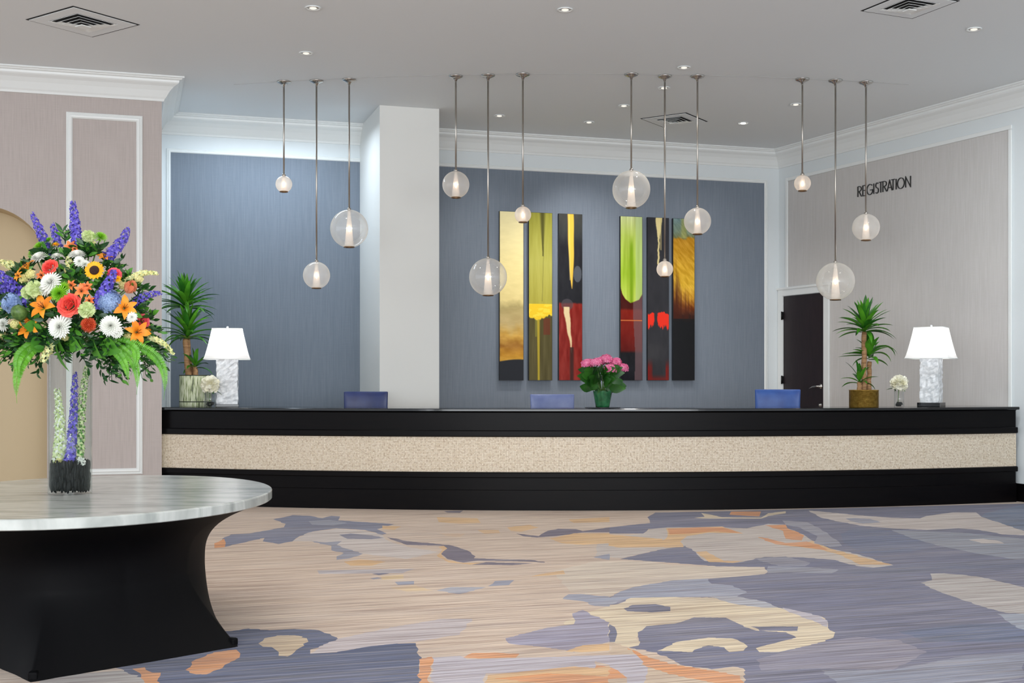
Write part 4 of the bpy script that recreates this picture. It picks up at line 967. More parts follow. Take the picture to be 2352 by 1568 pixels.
for k in range(64):
    a = k * 2.4; rad = rr_.uniform(.02, .12); z = rr_.uniform(H0 + .02, lz(846, s)); mb = MB()
    d = Vector((math.cos(a), math.sin(a), rr_.uniform(-.15, .5)))
    broad_leaf(mb, (rad * math.cos(a), rad * math.sin(a), z), d, rr_.uniform(.13, .2), rr_.uniform(.08, .12), rr_.uniform(-.2, .2), rr_.uniform(-1.2, -.4)); mb.build('leaf', hl, hy)

# ------------------------------------------------------------ office chairs behind the desk
blue_b = noise_mat('bright_blue_leather', (38, 76, 150), (50, 92, 168), nscale=6, rough=.38)
blue_v = noise_mat('blue_leather', (28, 42, 92), (38, 54, 108), nscale=6, rough=.38, spec=.5); blue_l = noise_mat('pale_blue_leather', (104, 118, 168), (120, 134, 180), nscale=6, rough=.35)
def chair(px, ytop, wpx, Y, rot, m, lab, depth_y=0):
    p = at(px, 900, Y); p.z = 0; s = Y / F; ztop = EYE + (HY - ytop) * s
    t = thing('office_chair', lab, 'chair', p, rot, 'blue office chairs behind the reception desk')
    w = wpx * s / 2
    mb = MB(); nx, nz = 12, 10; z0 = .62; vs = []; fs = []
    for side, yo in ((0, 0), (1, .055)):
        for j in range(nz + 1):
            f = j / nz
            for i in range(nx + 1):
                g = i / nx * 2 - 1; ww = w * (.93 + .07 * f); ed = (1 - abs(g) ** 6) * (1 - (2 * f - 1) ** 8)
                vs.append((g * ww, .04 * g * g * -1 + yo * (1 if side else 1) + (.03 * ed if side else -.02 * ed) + .05 * f, z0 + (ztop - z0) * f))
    K = (nx + 1) * (nz + 1); q = nx + 1
    for j in range(nz):
        for i in range(nx):
            a = j * q + i; fs += [(a, a + 1, a + q + 1, a + q), (K + a, K + a + q, K + a + q + 1, K + a + 1)]
    for i in range(nx): fs += [(i, K + i, K + i + 1, i + 1), (nz * q + i, nz * q + i + 1, K + nz * q + i + 1, K + nz * q + i)]
    for j in range(nz): fs += [(j * q, (j + 1) * q, K + (j + 1) * q, K + j * q), (j * q + nx, K + j * q + nx, K + (j + 1) * q + nx, (j + 1) * q + nx)]
    mb.add(vs, fs, 0, True); mb.build('backrest', m, t, bevel=.012)
    mb = MB(); mb.box(-w * .95, w * .95, -.46, .02, .46, .54); mb.build('seat', m, t, bevel=.03)
    mb = MB(); mb.tube([(0, .02, .5), (0, .1, .56), (0, .115, .7), (0, .1, .9)], .022, 8); mb.build('back_bracket', blackm, t)
    mb = MB(); mb.tube([(0, -.22, .12), (0, -.22, .46)], .028, 12); mb.build('gas_lift', chrome, t)
    for sx in (-1, 1):
        mb = MB(); x = sx * (w + .015); mb.tube([(x, -.08, .5), (x, -.08, .68), (x, -.12, .71), (x, -.32, .71), (x, -.36, .68)], .016, 8); mb.build('armrest', blackm, t)
    for k in range(5):
        a = 2 * PI * k / 5 + .3; mb = MB(); c, s_ = math.cos(a), math.sin(a)
        mb.tube([(.02 * c, -.22 + .02 * s_, .12), (.29 * c, -.22 + .29 * s_, .075)], [.024, .016], 8); lg = mb.build('leg', blackm, t)
        mb = MB(); mb.lathe([(.028, -.02), (.03, -.015), (.03, .015), (.028, .02)], 16, 0, Matrix.Translation((.29 * c, -.22 + .29 * s_, .031)) @ Matrix.Rotation(PI / 2, 4, 'X')); mb.build('caster', blackm, lg)
    return t
chair(840, 899, 101, 14.45, math.radians(2), blue_v, 'deep blue office chair back in front of the white column')
chair(1269, 905, 102, 14.9, math.radians(4), blue_l, 'pale blue office chair back below the third painting')
chair(1786, 894, 103, 15.3, math.radians(-14), blue_b, 'bright blue office chair back in front of the dark door')
# ------------------------------------------------------------ big oval marble table with black stretch cover
TZ = .76
tcn = on_z(163, 1131, TZ); HXR = 0; 
far = on_z(340, 1090, TZ); near = on_z(-10, 1194, TZ)
rb_ = (far - near).length / 2 * .985; tcn = Vector(((far.x + near.x) / 2, (far.y + near.y) / 2, 0))
axis = math.atan2(far.y - near.y, far.x - near.x)
# width so that the silhouette touches column 626 of the picture
def max_px(ra):
    best = -1e9
    for k in range(720):
        a = 2 * PI * k / 720; q = Vector((ra * math.cos(a), rb_ * math.sin(a)))
        ang = axis - PI / 2; x = tcn.x + q.x * math.cos(ang) - q.y * math.sin(ang); y = tcn.y + q.x * math.sin(ang) + q.y * math.cos(ang)
        best = max(best, CX + x / y * F)
    return best
lo, hi = .6, 1.8
for _ in range(40):
    mid = (lo + hi) / 2
    if max_px(mid) < 625: lo = mid
    else: hi = mid
ra_ = mid
print('TABLE', tcn, ra_, rb_, math.degrees(axis))
tb = thing('banquet_table', 'big oval table with grey marble top and black stretch cover', 'table', tcn, axis - PI / 2)
marb = mat('grey_marble', (190, 194, 190), .19, spec=.35)
tc = nn(marb, 'ShaderNodeTexCoord'); mp = nn(marb, 'ShaderNodeMapping'); mp.inputs['Rotation'].default_value = (0, 0, -(axis - PI / 2) * -1 - .25); mp.inputs['Scale'].default_value = (1.2, 4.5, 1)
ns = nn(marb, 'ShaderNodeTexNoise'); ns.inputs['Scale'].default_value = 1.8; ns.inputs['Detail'].default_value = 6; ns.inputs['Distortion'].default_value = .8
lk(marb, tc.outputs['Object'], mp.inputs[0]); lk(marb, mp.outputs[0], ns.inputs['Vector'])
rp = ramp(marb, [(.32, (144, 150, 147)), (.46, (172, 176, 173)), (.58, (192, 196, 193)), (.7, (160, 165, 162))]); lk(marb, ns.outputs['Fac'], rp.inputs[0]); lk(marb, rp.outputs[0], bsdf(marb).inputs['Base Color'])
mb = MB(); N = 128; TT = .052
prof = [(.0, TZ - TT), (.995, TZ - TT), (1, TZ - TT + .004), (1, TZ - .008), (.998, TZ - .003), (.992, TZ)]
vs = []; fs = []
for r, z in prof[1:]:
    for k in range(N): a = 2 * PI * k / N; vs.append((ra_ * r * math.cos(a), rb_ * r * math.sin(a), z))
for j in range(len(prof) - 2):
    for k in range(N): fs.append((j * N + k, j * N + (k + 1) % N, (j + 1) * N + (k + 1) % N, (j + 1) * N + k))
fs += [tuple(range(N))[::-1], tuple((len(prof) - 2) * N + k for k in range(N))]
mb.add(vs, fs); mb.build('tabletop', marb, tb)
# stretch cover: waisted, pulled down to feet
ang0 = axis - PI / 2
def loc2(w): d = w - tcn; c, s = math.cos(-ang0), math.sin(-ang0); return Vector((d.x * c - d.y * s, d.x * s + d.y * c, 0))
f1 = loc2(on_z(547, 1484, 0)); f2 = loc2(on_z(72, 1566, 0))
t1 = math.atan2(f1.y / rb_, f1.x / ra_); t2 = math.atan2(f2.y / rb_, f2.x / ra_)
k1 = math.hypot(f1.x / ra_, f1.y / rb_); k2 = math.hypot(f2.x / ra_, f2.y / rb_)
print('FEET', math.degrees(t1), math.degrees(t2), k1, k2)
NF = 6; per = (t1 - t2); NF = max(4, round(2 * PI / per)); print('NF', NF)
feet = [t1 - k * per for k in range(NF)]
feet = [t1, t2] + [t2 - (2 * PI - per) * k / 3 for k in range(1, 3)]
KF = (k1 + k2) / 2
def kf_at(a):
    x = (t1 - a) % (2 * PI)
    return k1 + (k2 - k1) * x / per if x <= per else k2 + (k1 - k2) * (x - per) / (2 * PI - per)
def foot_near(a):
    best = None
    srt = sorted(((f - t1) % (2 * PI)) for f in feet); x = (a - t1) % (2 * PI)
    srt2 = srt + [2 * PI]
    for i in range(len(srt)):
        if srt2[i] <= x <= srt2[i + 1] + 1e-9: return (x - srt2[i]) / (srt2[i + 1] - srt2[i]), srt2[i + 1] - srt2[i]
    return 0, per
mb = MB(); N = 360; NZ = 40; vs = []; fs = []
WST = .65
for j in range(NZ + 1):
    f = j / NZ; z = f * (TZ - TT)
    for k in range(N):
        a = t1 + 2 * PI * k / N; u, span = foot_near(a); KF = kf_at(a)
        half = span / 2; chord = math.cos(half) / math.cos((u - .5) * span)          # straight hem between two feet
        hem = KF * (chord * .96 + .04) if 0 < u < 1 else KF
        top = .985
        dmin = min(u, 1 - u) * 2                                                    # 0 at a foot line, 1 midway
        # waist profile: steep pull in under the top, slow flare down to the foot
        zz = f; wz = .5
        wst = WST * (1 - .055 * dmin)
        if zz > wz: q = (zz - wz) / (1 - wz); r = wst + (top - wst) * q ** 3.4
        else: q = 1 - zz / wz; r = wst + (hem - wst) * q ** 1.32
        fold = .006 * math.sin(u * 40) * math.exp(-dmin * 5) * max(0, 1 - zz * 3)
        vs.append((ra_ * (r + fold) * math.cos(a), rb_ * (r + fold) * math.sin(a), z + .012 * (dmin > .08) * (1 - f) * 0))
for j in range(NZ):
    for k in range(N): fs.append((j * N + k, j * N + (k + 1) % N, (j + 1) * N + (k + 1) % N, (j + 1) * N + k))
mb.add(vs, fs, 0, True)
cov = mat('black_stretch_fabric', (3, 3, 5), .65, spec=.12)
mb.build('stretch_cover', cov, tb)
for a in feet:
    KF = kf_at(a); mb = MB(); x, y = ra_ * KF * math.cos(a), rb_ * KF * math.sin(a); d = Vector((x, y, 0)).normalized(); n_ = Vector((-d.y, d.x, 0)); M = Matrix(((d.x, n_.x, 0, x - d.x * .03), (d.y, n_.y, 0, y - d.y * .03), (0, 0, 1, 0), (0, 0, 0, 1)))
    mb.box(-.05, .018, -.022, .022, 0, .042, 0, M); mb.build('foot_pocket', cov, tb, bevel=.01)

# ------------------------------------------------------------ tall glass vase
VP = on_z(161, 1133, TZ); sV = VP.y / F; VR = 48.5 * sV; VH = (1133 - 795) * sV
vt = thing('glass_vase', 'tall clear glass cylinder vase on the marble table', 'vase', VP)
vgl = glass_mat('vase_glass', .004, body_c=(200, 212, 210), tint=(250, 252, 251), edge=.12, refl=.018, gl=.08)
mb = MB(); mb.lathe([(.001, .001), (VR - .002, .001), (VR, .004), (VR, VH), (VR - .005, VH), (VR - .005, .022), (.001, .02)], 64, cap=False); mb.build('glass_cylinder', vgl, vt)
mb = MB(); mb.lathe([(VR * .6, VH + .002), (VR + .003, VH + .002), (VR + .003, VH - .014), (VR * .6, VH - .014), (VR * .6, VH + .002)], 48, cap=False); mb.build('rim_band', mat('grey_rim', (70, 72, 88), .3, metal=.4), vt)
PB = VH * .20
rr_ = random.Random(2)
mb = MB(); n = 0
while n < 900:
    a, q, z = rr_.uniform(0, 2 * PI), math.sqrt(rr_.random()), rr_.uniform(.034, PB)
    if q < .62 and z < PB - .03: continue
    R_ = (VR - .013) * q; M = Matrix.Translation((R_ * math.cos(a), R_ * math.sin(a), z)) @ Matrix.Rotation(a, 4, 'Z') @ Matrix.Rotation(rr_.uniform(-.2, .2), 4, 'Y')
    mb.sphere((0, 0, 0), 1, 8, 5, 0, (.007, .009, .03), M=M); n += 1
tag(mb.build('stone_fill', mat('dark_slate', (14, 16, 17), .5, spec=.2), None, loc=VP), 'black stones filling the foot of the tall glass vase', 'stones', None, 'stuff')

# ------------------------------------------------------------ flower shapes
M_ = {}
def pm_(n, a, b, **k): M_[n] = leaf_mat(n + '_petal', a, b, **{'nscale': 16, 'tr': .25, 'rough': .55, **k})
pm_('purple', (98, 84, 200), (70, 58, 164)); pm_('violet', (138, 126, 216), (104, 92, 194)); pm_('bluehyd', (160, 184, 222), (110, 136, 186)); pm_('coral', (255, 122, 104), (238, 78, 74))
pm_('pinkred', (242, 104, 116), (220, 70, 90)); pm_('orange', (255, 170, 48), (248, 138, 24)); pm_('orangered', (248, 146, 80), (236, 108, 50)); pm_('white', (250, 250, 246), (232, 234, 226)); pm_('palegreen', (222, 232, 180), (196, 214, 150))
pm_('lime', (148, 206, 44), (108, 176, 28)); pm_('yellow', (255, 200, 20), (246, 170, 8)); pm_('creamy', (244, 238, 178), (226, 220, 146)); pm_('peach', (244, 168, 128), (234, 132, 92)); pm_('pin', (240, 106, 62), (222, 78, 44))
seedm = noise_mat('seed_disc', (58, 30, 16), (30, 16, 10), nscale=120, rough=.9, bump=.6)
folA = leaf_mat('foliage_dark', (18, 52, 24), (40, 88, 36), nscale=9, tr=.15); folB = leaf_mat('foliage_light', (62, 124, 38), (96, 160, 54), nscale=9, tr=.25); fernm = leaf_mat('fern_green', (84, 152, 36), (120, 190, 54), nscale=12, tr=.3)
BQ = VP + Vector((0, 0, VH)); sB = sV
def W(px, py, dy=0):
    """bouquet-local point seen at a picture position, dy metres in front of (-) or behind (+) the vase axis"""
    return at(px, py, VP.y + dy) - BQ
bq = thing('flower_arrangement', 'large bright mixed flower bouquet spilling over the tall glass vase', 'bouquet', BQ)
CORE = W(163, 730)
def outward(p, bias=.9):
    d = p - CORE; d.y -= bias * .18; d.z *= .8; return d.normalized() if d.length > 1e-3 else Vector((0, -1, 0))
R_ = random.Random(5)
def stem_to(t, p, r=.004, droop=False):
    q = Vector((0, 0, -.02)); mid = q.lerp(p, .5) + Vector((0, 0, .04)); mb = MB(); mb.tube([q, mid, p], [r, r, r * .8], 6); return mb
def flower(name, px, py, dy, mats, fn, lab=None, d=None):
    p = W(px, py, dy); d = d or outward(p); M = face_to(p, d, R_.uniform(0, 6)); mb = MB(); fn(mb, M); o = mb.build(name, mats, bq)
    if lab: o['label'] = lab
    s_ = stem_to(bq, p - Vector(d) * .01); so = s_.build('stem', stemg, o); return o
def rose(r):
    def fn(mb, M):
        for ly, (k, rad, e0, e1, L) in enumerate(((3, .04, 1.5, 1.95, .62), (3, .12, 1.5, 1.8, .64), (4, .22, 1.45, 1.65, .64), (5, .34, 1.4, 1.2, .62), (5, .46, 1.25, .7, .6), (5, .52, .95, .1, .62), (5, .5, .6, -.5, .66))):
            for i in range(k): mb.petal(M, 2 * PI * i / k + ly * .9, r * L, r * (.7 + .12 * ly) * .82, e0, e1, -.0 if ly < 2 else .14, 6, r * rad * .85, 0, .7, z0=-r * .3, tip=.7)
    return fn
def lily(r, k=6, W_=.6):
    def fn(mb, M):
        for i in range(k): mb.petal(M, 2 * PI * i / k + (i % 2) * .1, r * 1.3, r * W_ * (1 if i % 2 else .8), 1.25, -.5, .2, 8, r * .05, 0, .5, z0=-r * .35, tip=.02)
        for i in range(5):
            a = 2 * PI * i / 5; mb.tube([M @ Vector((0, 0, -r * .3)), M @ Vector((r * .2 * math.cos(a), r * .2 * math.sin(a), r * .45))], .0012, 5, 1)
    return fn
def mum(r, n=90, W_=.16, op=.55, L=.62, mi=0, up=.35):
    def fn(mb, M):
        for i in range(n):
            f = (i + .5) / n; el = PI / 2 * (1 - f ** .8) * (1) - .12 * f; az = i * 2.39996
            mb.petal(M, az, r * (.55 + .5 * f), r * W_, el + up * .3, el - .25 + up * .4, .25, 4, r * .03, mi, .7, tip=.35)
    return fn
def ball(r, n=70, W_=.55, half=.9, L=.6):
    def fn(mb, M):
        mb.sphere((0, 0, 0), r * .55, 12, 8, 0, M=M); pompon(mb, M, r, n, r * W_, .3, 0, half, rr_=R_, L=L)
    return fn
def spiky(r, n=120, half=-.2, mi=0):
    def fn(mb, M):
        mb.sphere((0, 0, 0), r * .5, 12, 8, mi, M=M)
        for i in range(n):
            f = (i + .5) / n; cz = 1 - f * (1 - half); th = math.acos(cz); az = i * 2.4; d = Vector((math.sin(th) * math.cos(az), math.sin(th) * math.sin(az), cz))
            a = M @ (d * r * .45); b = M @ (d * r * R_.uniform(.9, 1.05)); mb.tube([a, a.lerp(b, .7), b], [r * .05, r * .045, r * .02], 4, mi)
    return fn
def sun_petals(r):
    def fn(mb, M):
        for ly in range(2):
            for i in range(16): mb.petal(M, 2 * PI * (i + .5 * ly) / 16 + R_.uniform(-.06, .06), r * (.66 - .04 * ly), r * .3, .25 + .2 * ly, -.1 + .2 * ly, .12, 5, r * .36, 0, .45, tip=.02)
    return fn
def floret_cloud(r, n, fs_, sq=1.0, half=-.3, petals=4):
    def fn(mb, M):
        mb.sphere((0, 0, 0), r * .62, 12, 8, 0, M=M); tmp = MB(); floret_ball(tmp, (0, 0, 0), r * .9, n, fs_, R_, 0, sq, petals, half)
        mb.add(tmp.v, tmp.f, 0, True, M)
    return fn
def spike(name, p0, p1, wpx, m2, dy0=0, dy1=0, n=None, fsz=None, lab=None, bow=0, par=None):
    """a flower spike: curved stalk covered in five-petalled florets"""
    a, b = (W(*p0, dy0), W(*p1, dy1)) if par is None else (Vector(p0), Vector(p1)); L = (b - a).length; wd = wpx * sB / 2
    side = (b - a).cross(Vector((0, 1, 0))).normalized(); up_ = Vector((0, -1, 0))
    P_ = lambda t: a.lerp(b, t) + side * bow * math.sin(PI * t)
    mb = MB(); mb.tube([P_(i / 8) for i in range(9)], [.0035 * (1 - .6 * i / 8) for i in range(9)], 6, 2)
    n = n or int(L / .0042)
    for i in range(n):
        t = (i + .5) / n; az = i * 2.39996; ax = (P_(min(1, t + .05)) - P_(max(0, t - .05))).normalized(); e1 = ax.orthogonal().normalized(); e2 = ax.cross(e1)
        d = e1 * math.cos(az) + e2 * math.sin(az); rr2 = wd * (.75 - .45 * t ** 2) * R_.uniform(.7, 1.1); q = (fsz or wd * .75) * (1 - .5 * t) * R_.uniform(.8, 1.2)
        M = face_to(P_(t) + d * rr2, d + ax * .35, R_.uniform(0, 6))
        for k in range(5): mb.petal(M, k * 1.2566, q * .8, q * .62, .45, .0, .12, 2, 0, (i * 7 + k) % 3 == 0, .6, tip=.3)
    o = mb.build(name, list(m2) + [stemg], par or bq)
    if lab: o['label'] = lab
    return o
pv = [M_['purple'], M_['violet']]
for p0, p1, w, d0, d1, bow in (((180, 585), (167, 463), 27, 0, 0, .0), ((113, 600), (72, 490), 24, .05, .05, -.012), ((133, 565), (120, 512), 20, .08, .1, 0), ((246, 592), (294, 524), 27, -.02, -.02, -.012),
                               ((68, 692), (-8, 622), 30, -.12, -.15, .0), ((218, 702), (262, 622), 30, -.22, -.24, -.01), ((303, 703), (370, 673), 20, -.1, -.15, .02), ((30, 668), (-30, 655), 22, -.1, -.1, 0)):
    spike('delphinium', p0, p1, w * 1.2, pv, d0, d1, bow=bow)
# cream snapdragon sprays
cm = [M_['creamy'], M_['palegreen']]
for p0, p1, w, d0, d1, bow in (((285, 655), (362, 628), 15, -.05, -.1, .03), ((325, 778), (398, 812), 12, -.05, -.1, .03), ((118, 790), (96, 832), 26, -.2, -.24, 0), ((38, 612), (-5, 600), 22, 0, 0, 0), ((22, 760), (-10, 730), 24, -.1, -.1, 0), ((215, 585), (214, 555), 26, .02, .02, 0), ((160, 628), (158, 590), 30, -.1, -.1, 0)):
    spike('snapdragon', p0, p1, w, cm, d0, d1, bow=bow, fsz=.024)
s_ = sB
flower('hydrangea_bloom', 250, 692, -.2, M_['bluehyd'], floret_cloud(29 * s_, 170, .013, 1.05))
flower('hydrangea_bloom', 30, 697, -.14, M_['bluehyd'], floret_cloud(25 * s_, 140, .013, 1.05))
flower('rose', 157, 699, -.3, M_['coral'], rose(26 * s_), 'large coral pink open rose', d=Vector((-.05, -1, .25)))
flower('rose', 113, 611, -.18, M_['coral'], rose(18 * s_), d=Vector((-.2, -1, .5))); flower('rose', 262, 629, -.15, M_['pinkred'], rose(16 * s_), d=Vector((.3, -1, .4)))
flower('rose', 331, 736, -.12, M_['pinkred'], rose(16 * s_), 'pinkish red rose at the right rim', d=Vector((.9, -.6, .2)))
ol = [M_['orange'], seedm]
for x, y, dy, r, d in ((98, 704, -.26, 30, (-.2, -1, .5)), (66, 752, -.22, 27, (-.3, -1, .25)), (61, 612, -.1, 24, (-.6, -.5, .9)), (287, 706, -.2, 27, (.5, -.9, .3)), (316, 762, -.18, 28, (.6, -.8, .1)), (240, 590, -.05, 18, (.2, -.5, 1)), (42, 633, -.15, 13, (-.5, -.8, .3)), (352 - 15, 752, -.1, 14, (1, -.3, .2))):
    flower('lily', x, y, dy, ol, lily(r * s_), d=Vector(d))
oa = [M_['orangered'], seedm]
for x, y, dy, r in ((187, 668, -.28, 17), (205, 690, -.27, 12), (163, 655, -.24, 13), (200, 658, -.25, 12), (162, 566, -.03, 15), (172, 572, -.06, 10), (95, 632, -.18, 12)):
    flower('alstroemeria', x, y, dy, oa, lily(r * s_, 6, .6), d=Vector((R_.uniform(-.3, .3), -1, .3)))
sf = flower('sunflower', 217, 621, -.24, M_['yellow'], sun_petals(22 * s_), 'yellow sunflower with a dark brown disc', d=Vector((.1, -1, .25)))
pS = W(217, 621, -.24); mb = MB(); mb.lathe([(.001, .018), (10 * s_ * .6, .016), (10.5 * s_, .006), (10.5 * s_, -.004), (.001, -.006)], 24, 0, face_to(pS, (.1, -1, .25)), cap=False); mb.build('seed_head', seedm, sf)
for x, y, dy, r, d in ((117, 649, -.26, 25, (-.2, -1, .4)), (102, 662, -.24, 17, (-.4, -1, .1)), (137, 751, -.3, 26, (-.1, -1, .1)), (150, 735, -.28, 15, (0, -1, .3)), (254, 748, -.28, 24, (.2, -1, .2)), (268, 762, -.26, 15, (.3, -1, -.1)), (177, 587, -.12, 20, (0, -.4, 1)), (90, 593, -.08, 21, (-.3, -.5, .9)), (182, 600, -.16, 13, (.2, -1, .3)), (130, 590, -.08, 14, (0, -.4, 1)), (303, 728, -.2, 13, (.4, -1, 0)), (8, 745, -.15, 16, (-.5, -1, 0)), (195, 607, -.15, 12, (.2, -.8, .5)), (248, 782, -.2, 8, (0, -1, 0))):
    flower('chrysanthemum', x, y, dy, M_['white'], mum(r * s_, 130 if r > 15 else 80, .19), d=Vector(d))
for x, y, dy, r in ((200, 712, -.31, 18), (81, 664, -.24, 20), (203, 543, 0, 15), (63, 672, -.22, 14)):
    flower('carnation', x, y, dy, M_['palegreen'], ball(r * s_, 80), d=Vector((R_.uniform(-.2, .2), -1, .3)))
for x, y, dy, r in ((137, 674, -.28, 21), (230, 546, .0, 18), (92, 568, .0, 18), (20, 682, -.1, 14), (76, 582, 0, 14), (113, 553, .04, 12), (148, 660, -.25, 14)):
    flower('green_chrysanthemum', x, y, dy, M_['lime'], mum(r * s_, 100, .12, up=.6), d=outward(W(x, y, dy), 1.4))
flower('pincushion_flower', 204, 746, -.3, M_['pin'], spiky(18 * s_, 150, -.1), d=Vector((.05, -1, .1)))
flower('tulip_bud', 299, 660, -.12, M_['peach'], lambda mb, M: [mb.petal(M, 2 * PI * i / 6, 30 * s_, 22 * s_, 1.2 + .1 * (i % 2), 1.75, -.1, 6, 7 * s_, 0, .55, z0=-14 * s_, tip=.3) for i in range(6)], d=Vector((.6, -.5, .5)))
flower('green_bud', 44, 718, -.26, leaf_mat('olive_bud', (66, 96, 44), (104, 134, 66), nscale=60), lambda mb, M: mb.sphere((0, 0, 0), 17 * s_, 16, 10, 0, (1, 1, 1.15), M=M), d=Vector((-.3, -1, .6)))
flower('yellow_aster', 128, 563, .02, M_['yellow'], mum(10 * s_, 50, .2), d=Vector((-.1, -.5, 1)))
flower('yellow_aster', 270, 640, -.16, M_['yellow'], mum(9 * s_, 40, .2), d=Vector((.4, -1, 0)))
# small cream filler blossoms
for x, y, dy in ((70, 630, -.15), (55, 640, -.12), (8, 715, -.12), (210, 563, .02), (282, 655, -.08), (150, 772, -.22), (18, 780, -.08), (318, 640, -.06), (5, 770, -.1), (295, 775, -.16), (35, 745, -.2)):
    flower('filler_blossom', x, y, dy, M_['creamy'], floret_cloud(10 * s_, 26, .012, 1.0), d=outward(W(x, y, dy)))

# leafy body of the bouquet, in sprays
def spray(px, py, dy, ntw, spread, mats, nleaf=7, Ls=(.05, .09), lw=.42, name='leaf_spray', seed=0, dirb=None):
    r = random.Random(seed); mb = MB(); base = W(px, py, dy)
    for k in range(ntw):
        d = Vector((r.uniform(-1, 1), r.uniform(-1, .7), r.uniform(-.8, .9))); d = (d.normalized() + (dirb or outward(base)) * 1.1).normalized(); L = spread * r.uniform(.6, 1.1)
        P_ = [base + d * L * i / 5 + Vector((0, 0, -.35 * L * (i / 5) ** 2)) for i in range(6)]
        mb.tube(P_, .0018, 4, 0)
        for i in range(nleaf):
            t = (i + 1) / nleaf; q = t * 5; j = min(4, int(q)); p = P_[j].lerp(P_[j + 1], q - j); sd = d.cross(Vector((0, 0, 1))).normalized() * (1 if i % 2 else -1)
            ld = (d * .7 + sd * r.uniform(.5, 1) + Vector((0, 0, r.uniform(-.3, .4)))).normalized(); l = r.uniform(*Ls); broad_leaf(mb, p, ld, l, l * lw, r.uniform(-1, 1), r.uniform(-.8, .1), r.random() < .3)
    return mb.build(name, mats, bq)
fm = [folA, folB]
sd = 0
for x, y, dy in ((60, 640, -.02), (110, 600, .03), (160, 600, .0), (210, 590, 0), (250, 620, 0), (290, 660, 0), (60, 690, -.08), (120, 660, -.1), (180, 640, -.08), (240, 660, -.1), (300, 700, -.06), (30, 720, -.05),
                 (90, 730, -.14), (150, 720, -.16), (210, 720, -.16), (270, 730, -.12), (320, 740, -.05), (10, 700, 0), (160, 650, .12), (220, 700, .12), (100, 700, .12), (290, 710, .12), (40, 670, .12), (170, 745, -.2), (235, 770, -.16), (110, 765, -.16), (60, 775, -.1), (285, 775, -.1), (20, 760, -.05)):
    sd += 1; spray(x, y, dy, 13, .12, fm, 6, (.035, .065), seed=sd)
# lower skirt of greenery reaching out and down
for x, y, dy, dx, dz, L in ((110, 780, -.1, -.8, -.5, .2), (60, 785, -.05, -1, -.35, .24), (20, 775, 0, -1, -.3, .24), (150, 790, -.15, -.2, -.5, .1), (210, 790, -.15, .5, -.5, .15), (260, 785, -.1, .8, -.6, .24), (300, 780, -.05, 1, -.6, .26), (330, 790, 0, .8, -.8, .22), (5, 790, -.1, -.9, -.5, .2), (320, 760, 0, 1, -.3, .18), (80, 800, 0, -.7, -.6, .2), (250, 810, 0, .6, -.9, .2)):
    sd += 1; spray(x, y - 12, dy, 15, L * .72, fm, 9, (.03, .052), .34, seed=sd, dirb=Vector((dx, -.3, dz)).normalized() * 1.6)
sd += 1; spray(150, 560, .05, 3, .16, fm, 10, (.03, .06), .3, seed=sd, dirb=Vector((-.1, 0, 1)) * 3)
# broad leaves over the rim
for x, y, dx, dz, L, w in ((105, 780, -.6, -.5, .11, .09), (135, 775, .2, -.7, .1, .08), (160, 782, .4, -.3, .11, .09), (215, 783, .2, -.6, .13, .11), (235, 785, .6, -.4, .13, .1), (128, 782, .25, -1, .2, .05), (190, 775, 0, -1, .09, .08), (270, 800, .5, -1, .14, .05), (95, 750, -.8, 0, .1, .07), (62, 700, .2, .8, .08, .05)):
    mb = MB(); broad_leaf(mb, W(x, y, -.22), Vector((dx, -.5, dz)), L, w, 0, -.6); mb.build('broad_leaf', folB, bq)
# ferns arching down
def fern(p0, p1, bow, w, dy0=-.2, dy1=-.34):
    a, b = W(*p0, dy0), W(*p1, dy1); side = Vector((1 if b.x > a.x else -1, 0, .5)); mb = MB(); n = 52
    P_ = lambda t: a.lerp(b, t) + side * bow * math.sin(PI * t)
    mb.tube([P_(i / 10) for i in range(11)], [.003 * (1 - .7 * i / 10) for i in range(11)], 5)
    for i in range(n):
        t = (i + 1) / (n + 1); ax = (P_(t + .02) - P_(t - .02)).normalized(); s2 = ax.cross(Vector((0, 1, 0))).normalized(); l = w * (math.sin(PI * min(1, t * .9 + .18)) ** .7)
        for sg_ in (-1, 1): broad_leaf(mb, P_(t), s2 * sg_ + ax * .35 + Vector((0, R_.uniform(-.15, .1), 0)), l, l * .2 + .003, R_.uniform(-.3, .3), -.5)
    mb.build('fern_frond', fernm, bq)
for p0, p1, bow, w in (((95, 785), (39, 926), .05, .034), ((82, 785), (46, 880), .05, .03), ((228, 782), (296, 884), .04, .028), ((245, 780), (314, 906), .06, .03), ((275, 778), (376, 918), .09, .032), ((262, 780), (300, 862), .07, .026)):
    fern(p0, p1, bow, w)
for x0, y0, x1, y1 in ((215, 800, 240, 872), (300, 810, 358, 838), (180, 800, 205, 850), (110, 810, 84, 856)):
    sd += 1; a, b = W(x0, y0, -.1), W(x1, y1, -.15); mb = MB(); mb.tube([a, a.lerp(b, .5), b], .0015, 4)
    for i in range(9): broad_leaf(mb, a.lerp(b, (i + 1) / 9), (b - a).normalized() + Vector((R_.uniform(-1, 1), R_.uniform(-.5, .2), R_.uniform(-.6, .6))), .045, .02, R_.uniform(-1, 1), -.4, 0)
    mb.build('leaf_twig', folA, bq)

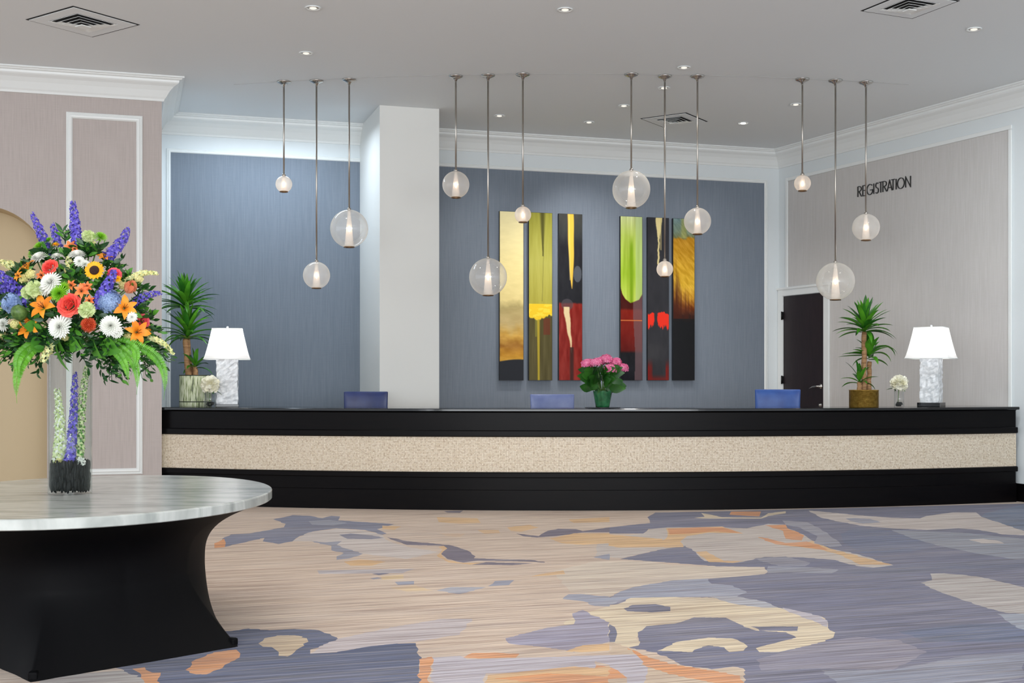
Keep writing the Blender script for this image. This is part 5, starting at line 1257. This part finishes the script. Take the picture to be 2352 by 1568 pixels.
# ------------------------------------------------------------ stalks standing inside the vase
def inner(name, lab, x, y0, y1, w, m2, dy, fsz, bow, n):
    a = W(x[0], y0, dy); b = W(x[1], y1, dy); base = BQ + a
    t = thing(name, lab, 'flower', base)
    old = spike('florets', tuple(Vector()), tuple(b - a), w, m2, n=n, fsz=fsz, bow=bow, par=t); return t
inner('submerged_flower', 'white and pale green flower stalk inside the left of the glass vase', (135, 131), 1078, 893, 34, [M_['palegreen'], M_['white']], -.01, .028, -.012, 130)
inner('submerged_flower', 'blue violet flower stalk inside the middle of the glass vase', (158, 172), 1085, 855, 26, [M_['purple'], M_['violet']], -.035, .026, -.006, 100)
inner('submerged_flower', 'leafy yellow green flower stalk inside the right of the glass vase', (178, 199), 1075, 842, 30, [M_['palegreen'], folB], .02, .026, .008, 110)
for x, y, m2, lab in ((185, 1060, 'white', 'white blossom resting just above the black stones in the vase'), (136, 1063, 'creamy', 'cream blossom lying at lower left inside the vase'), (152, 1064, 'purple', 'blue blossom lying above the black stones inside the vase')):
    t = thing('loose_blossom', lab, 'flower', BQ + W(x, y, -.05)); mb = MB(); ball(11 * s_, 40)(mb, face_to((0, 0, 0), (0, -1, .5))); mb.build('petals', M_[m2], t)

# ------------------------------------------------------------ light
w = bpy.data.worlds.new('daylight'); SC.world = w; w.use_nodes = True
bg = w.node_tree.nodes['Background']; bg.inputs[0].default_value = (*lin((228, 236, 245)), 1); bg.inputs[1].default_value = 1.5
def area(name, loc, rot, sx, sy, e, c):
    d = bpy.data.lights.new(name, 'AREA'); d.shape = 'RECTANGLE'; d.size = sx; d.size_y = sy; d.energy = e; d.color = c
    o = bpy.data.objects.new(name, d); COL.objects.link(o); o.location = loc; o.rotation_euler = rot; return o
# added daylight fill behind the camera, tilted up to brighten the ceiling
area('daylight_fill', (1.0, -3.5, 1.9), (PI / 2 + .45, 0, 0), 13, 3.4, 760, (.93, .97, 1))
# added fill lights: warm above the foreground, cool for the bluish left alcove
area('warm_fill', (0, 7.5, CEIL - .25), (0, 0, 0), 7, 4, 95, (1, .93, .84))
area('alcove_fill', (-2.9, 15.0, CEIL - .2), (0, 0, YAW), 1.6, .5, 30, (.75, .88, 1))

# wall washers: spots near the back wall light the paintings, the last is added
for px, py, tx, e in ((1147, 265, 1130, 45), (1353, 280, 1360, 125), (1433, 242, 1480, 50), (1707, 282, 1600, 50), (2237, 66, 0, 130)):
    a = on_z(px, py, CEIL - .04); u, _ = back.uz(tx, 700); b = back.p + back.t * u + Vector((0, 0, 2.0))
    if not tx: b = right.p + right.t * right.uz(2290, 700)[0] + Vector((0, 0, 1.9))  # added cool spot, makes the bright patch on the right wall
    d = bpy.data.lights.new('wall_wash_spot', 'SPOT'); d.energy = e; d.spot_size = 1.5; d.spot_blend = 1; d.shadow_soft_size = .08; d.color = (1, .97, .95) if tx else (.86, .95, 1)
    o = bpy.data.objects.new('wall_wash_spot', d); COL.objects.link(o); o.location = a; o.rotation_euler = (b - a).to_track_quat('-Z', 'Y').to_euler()
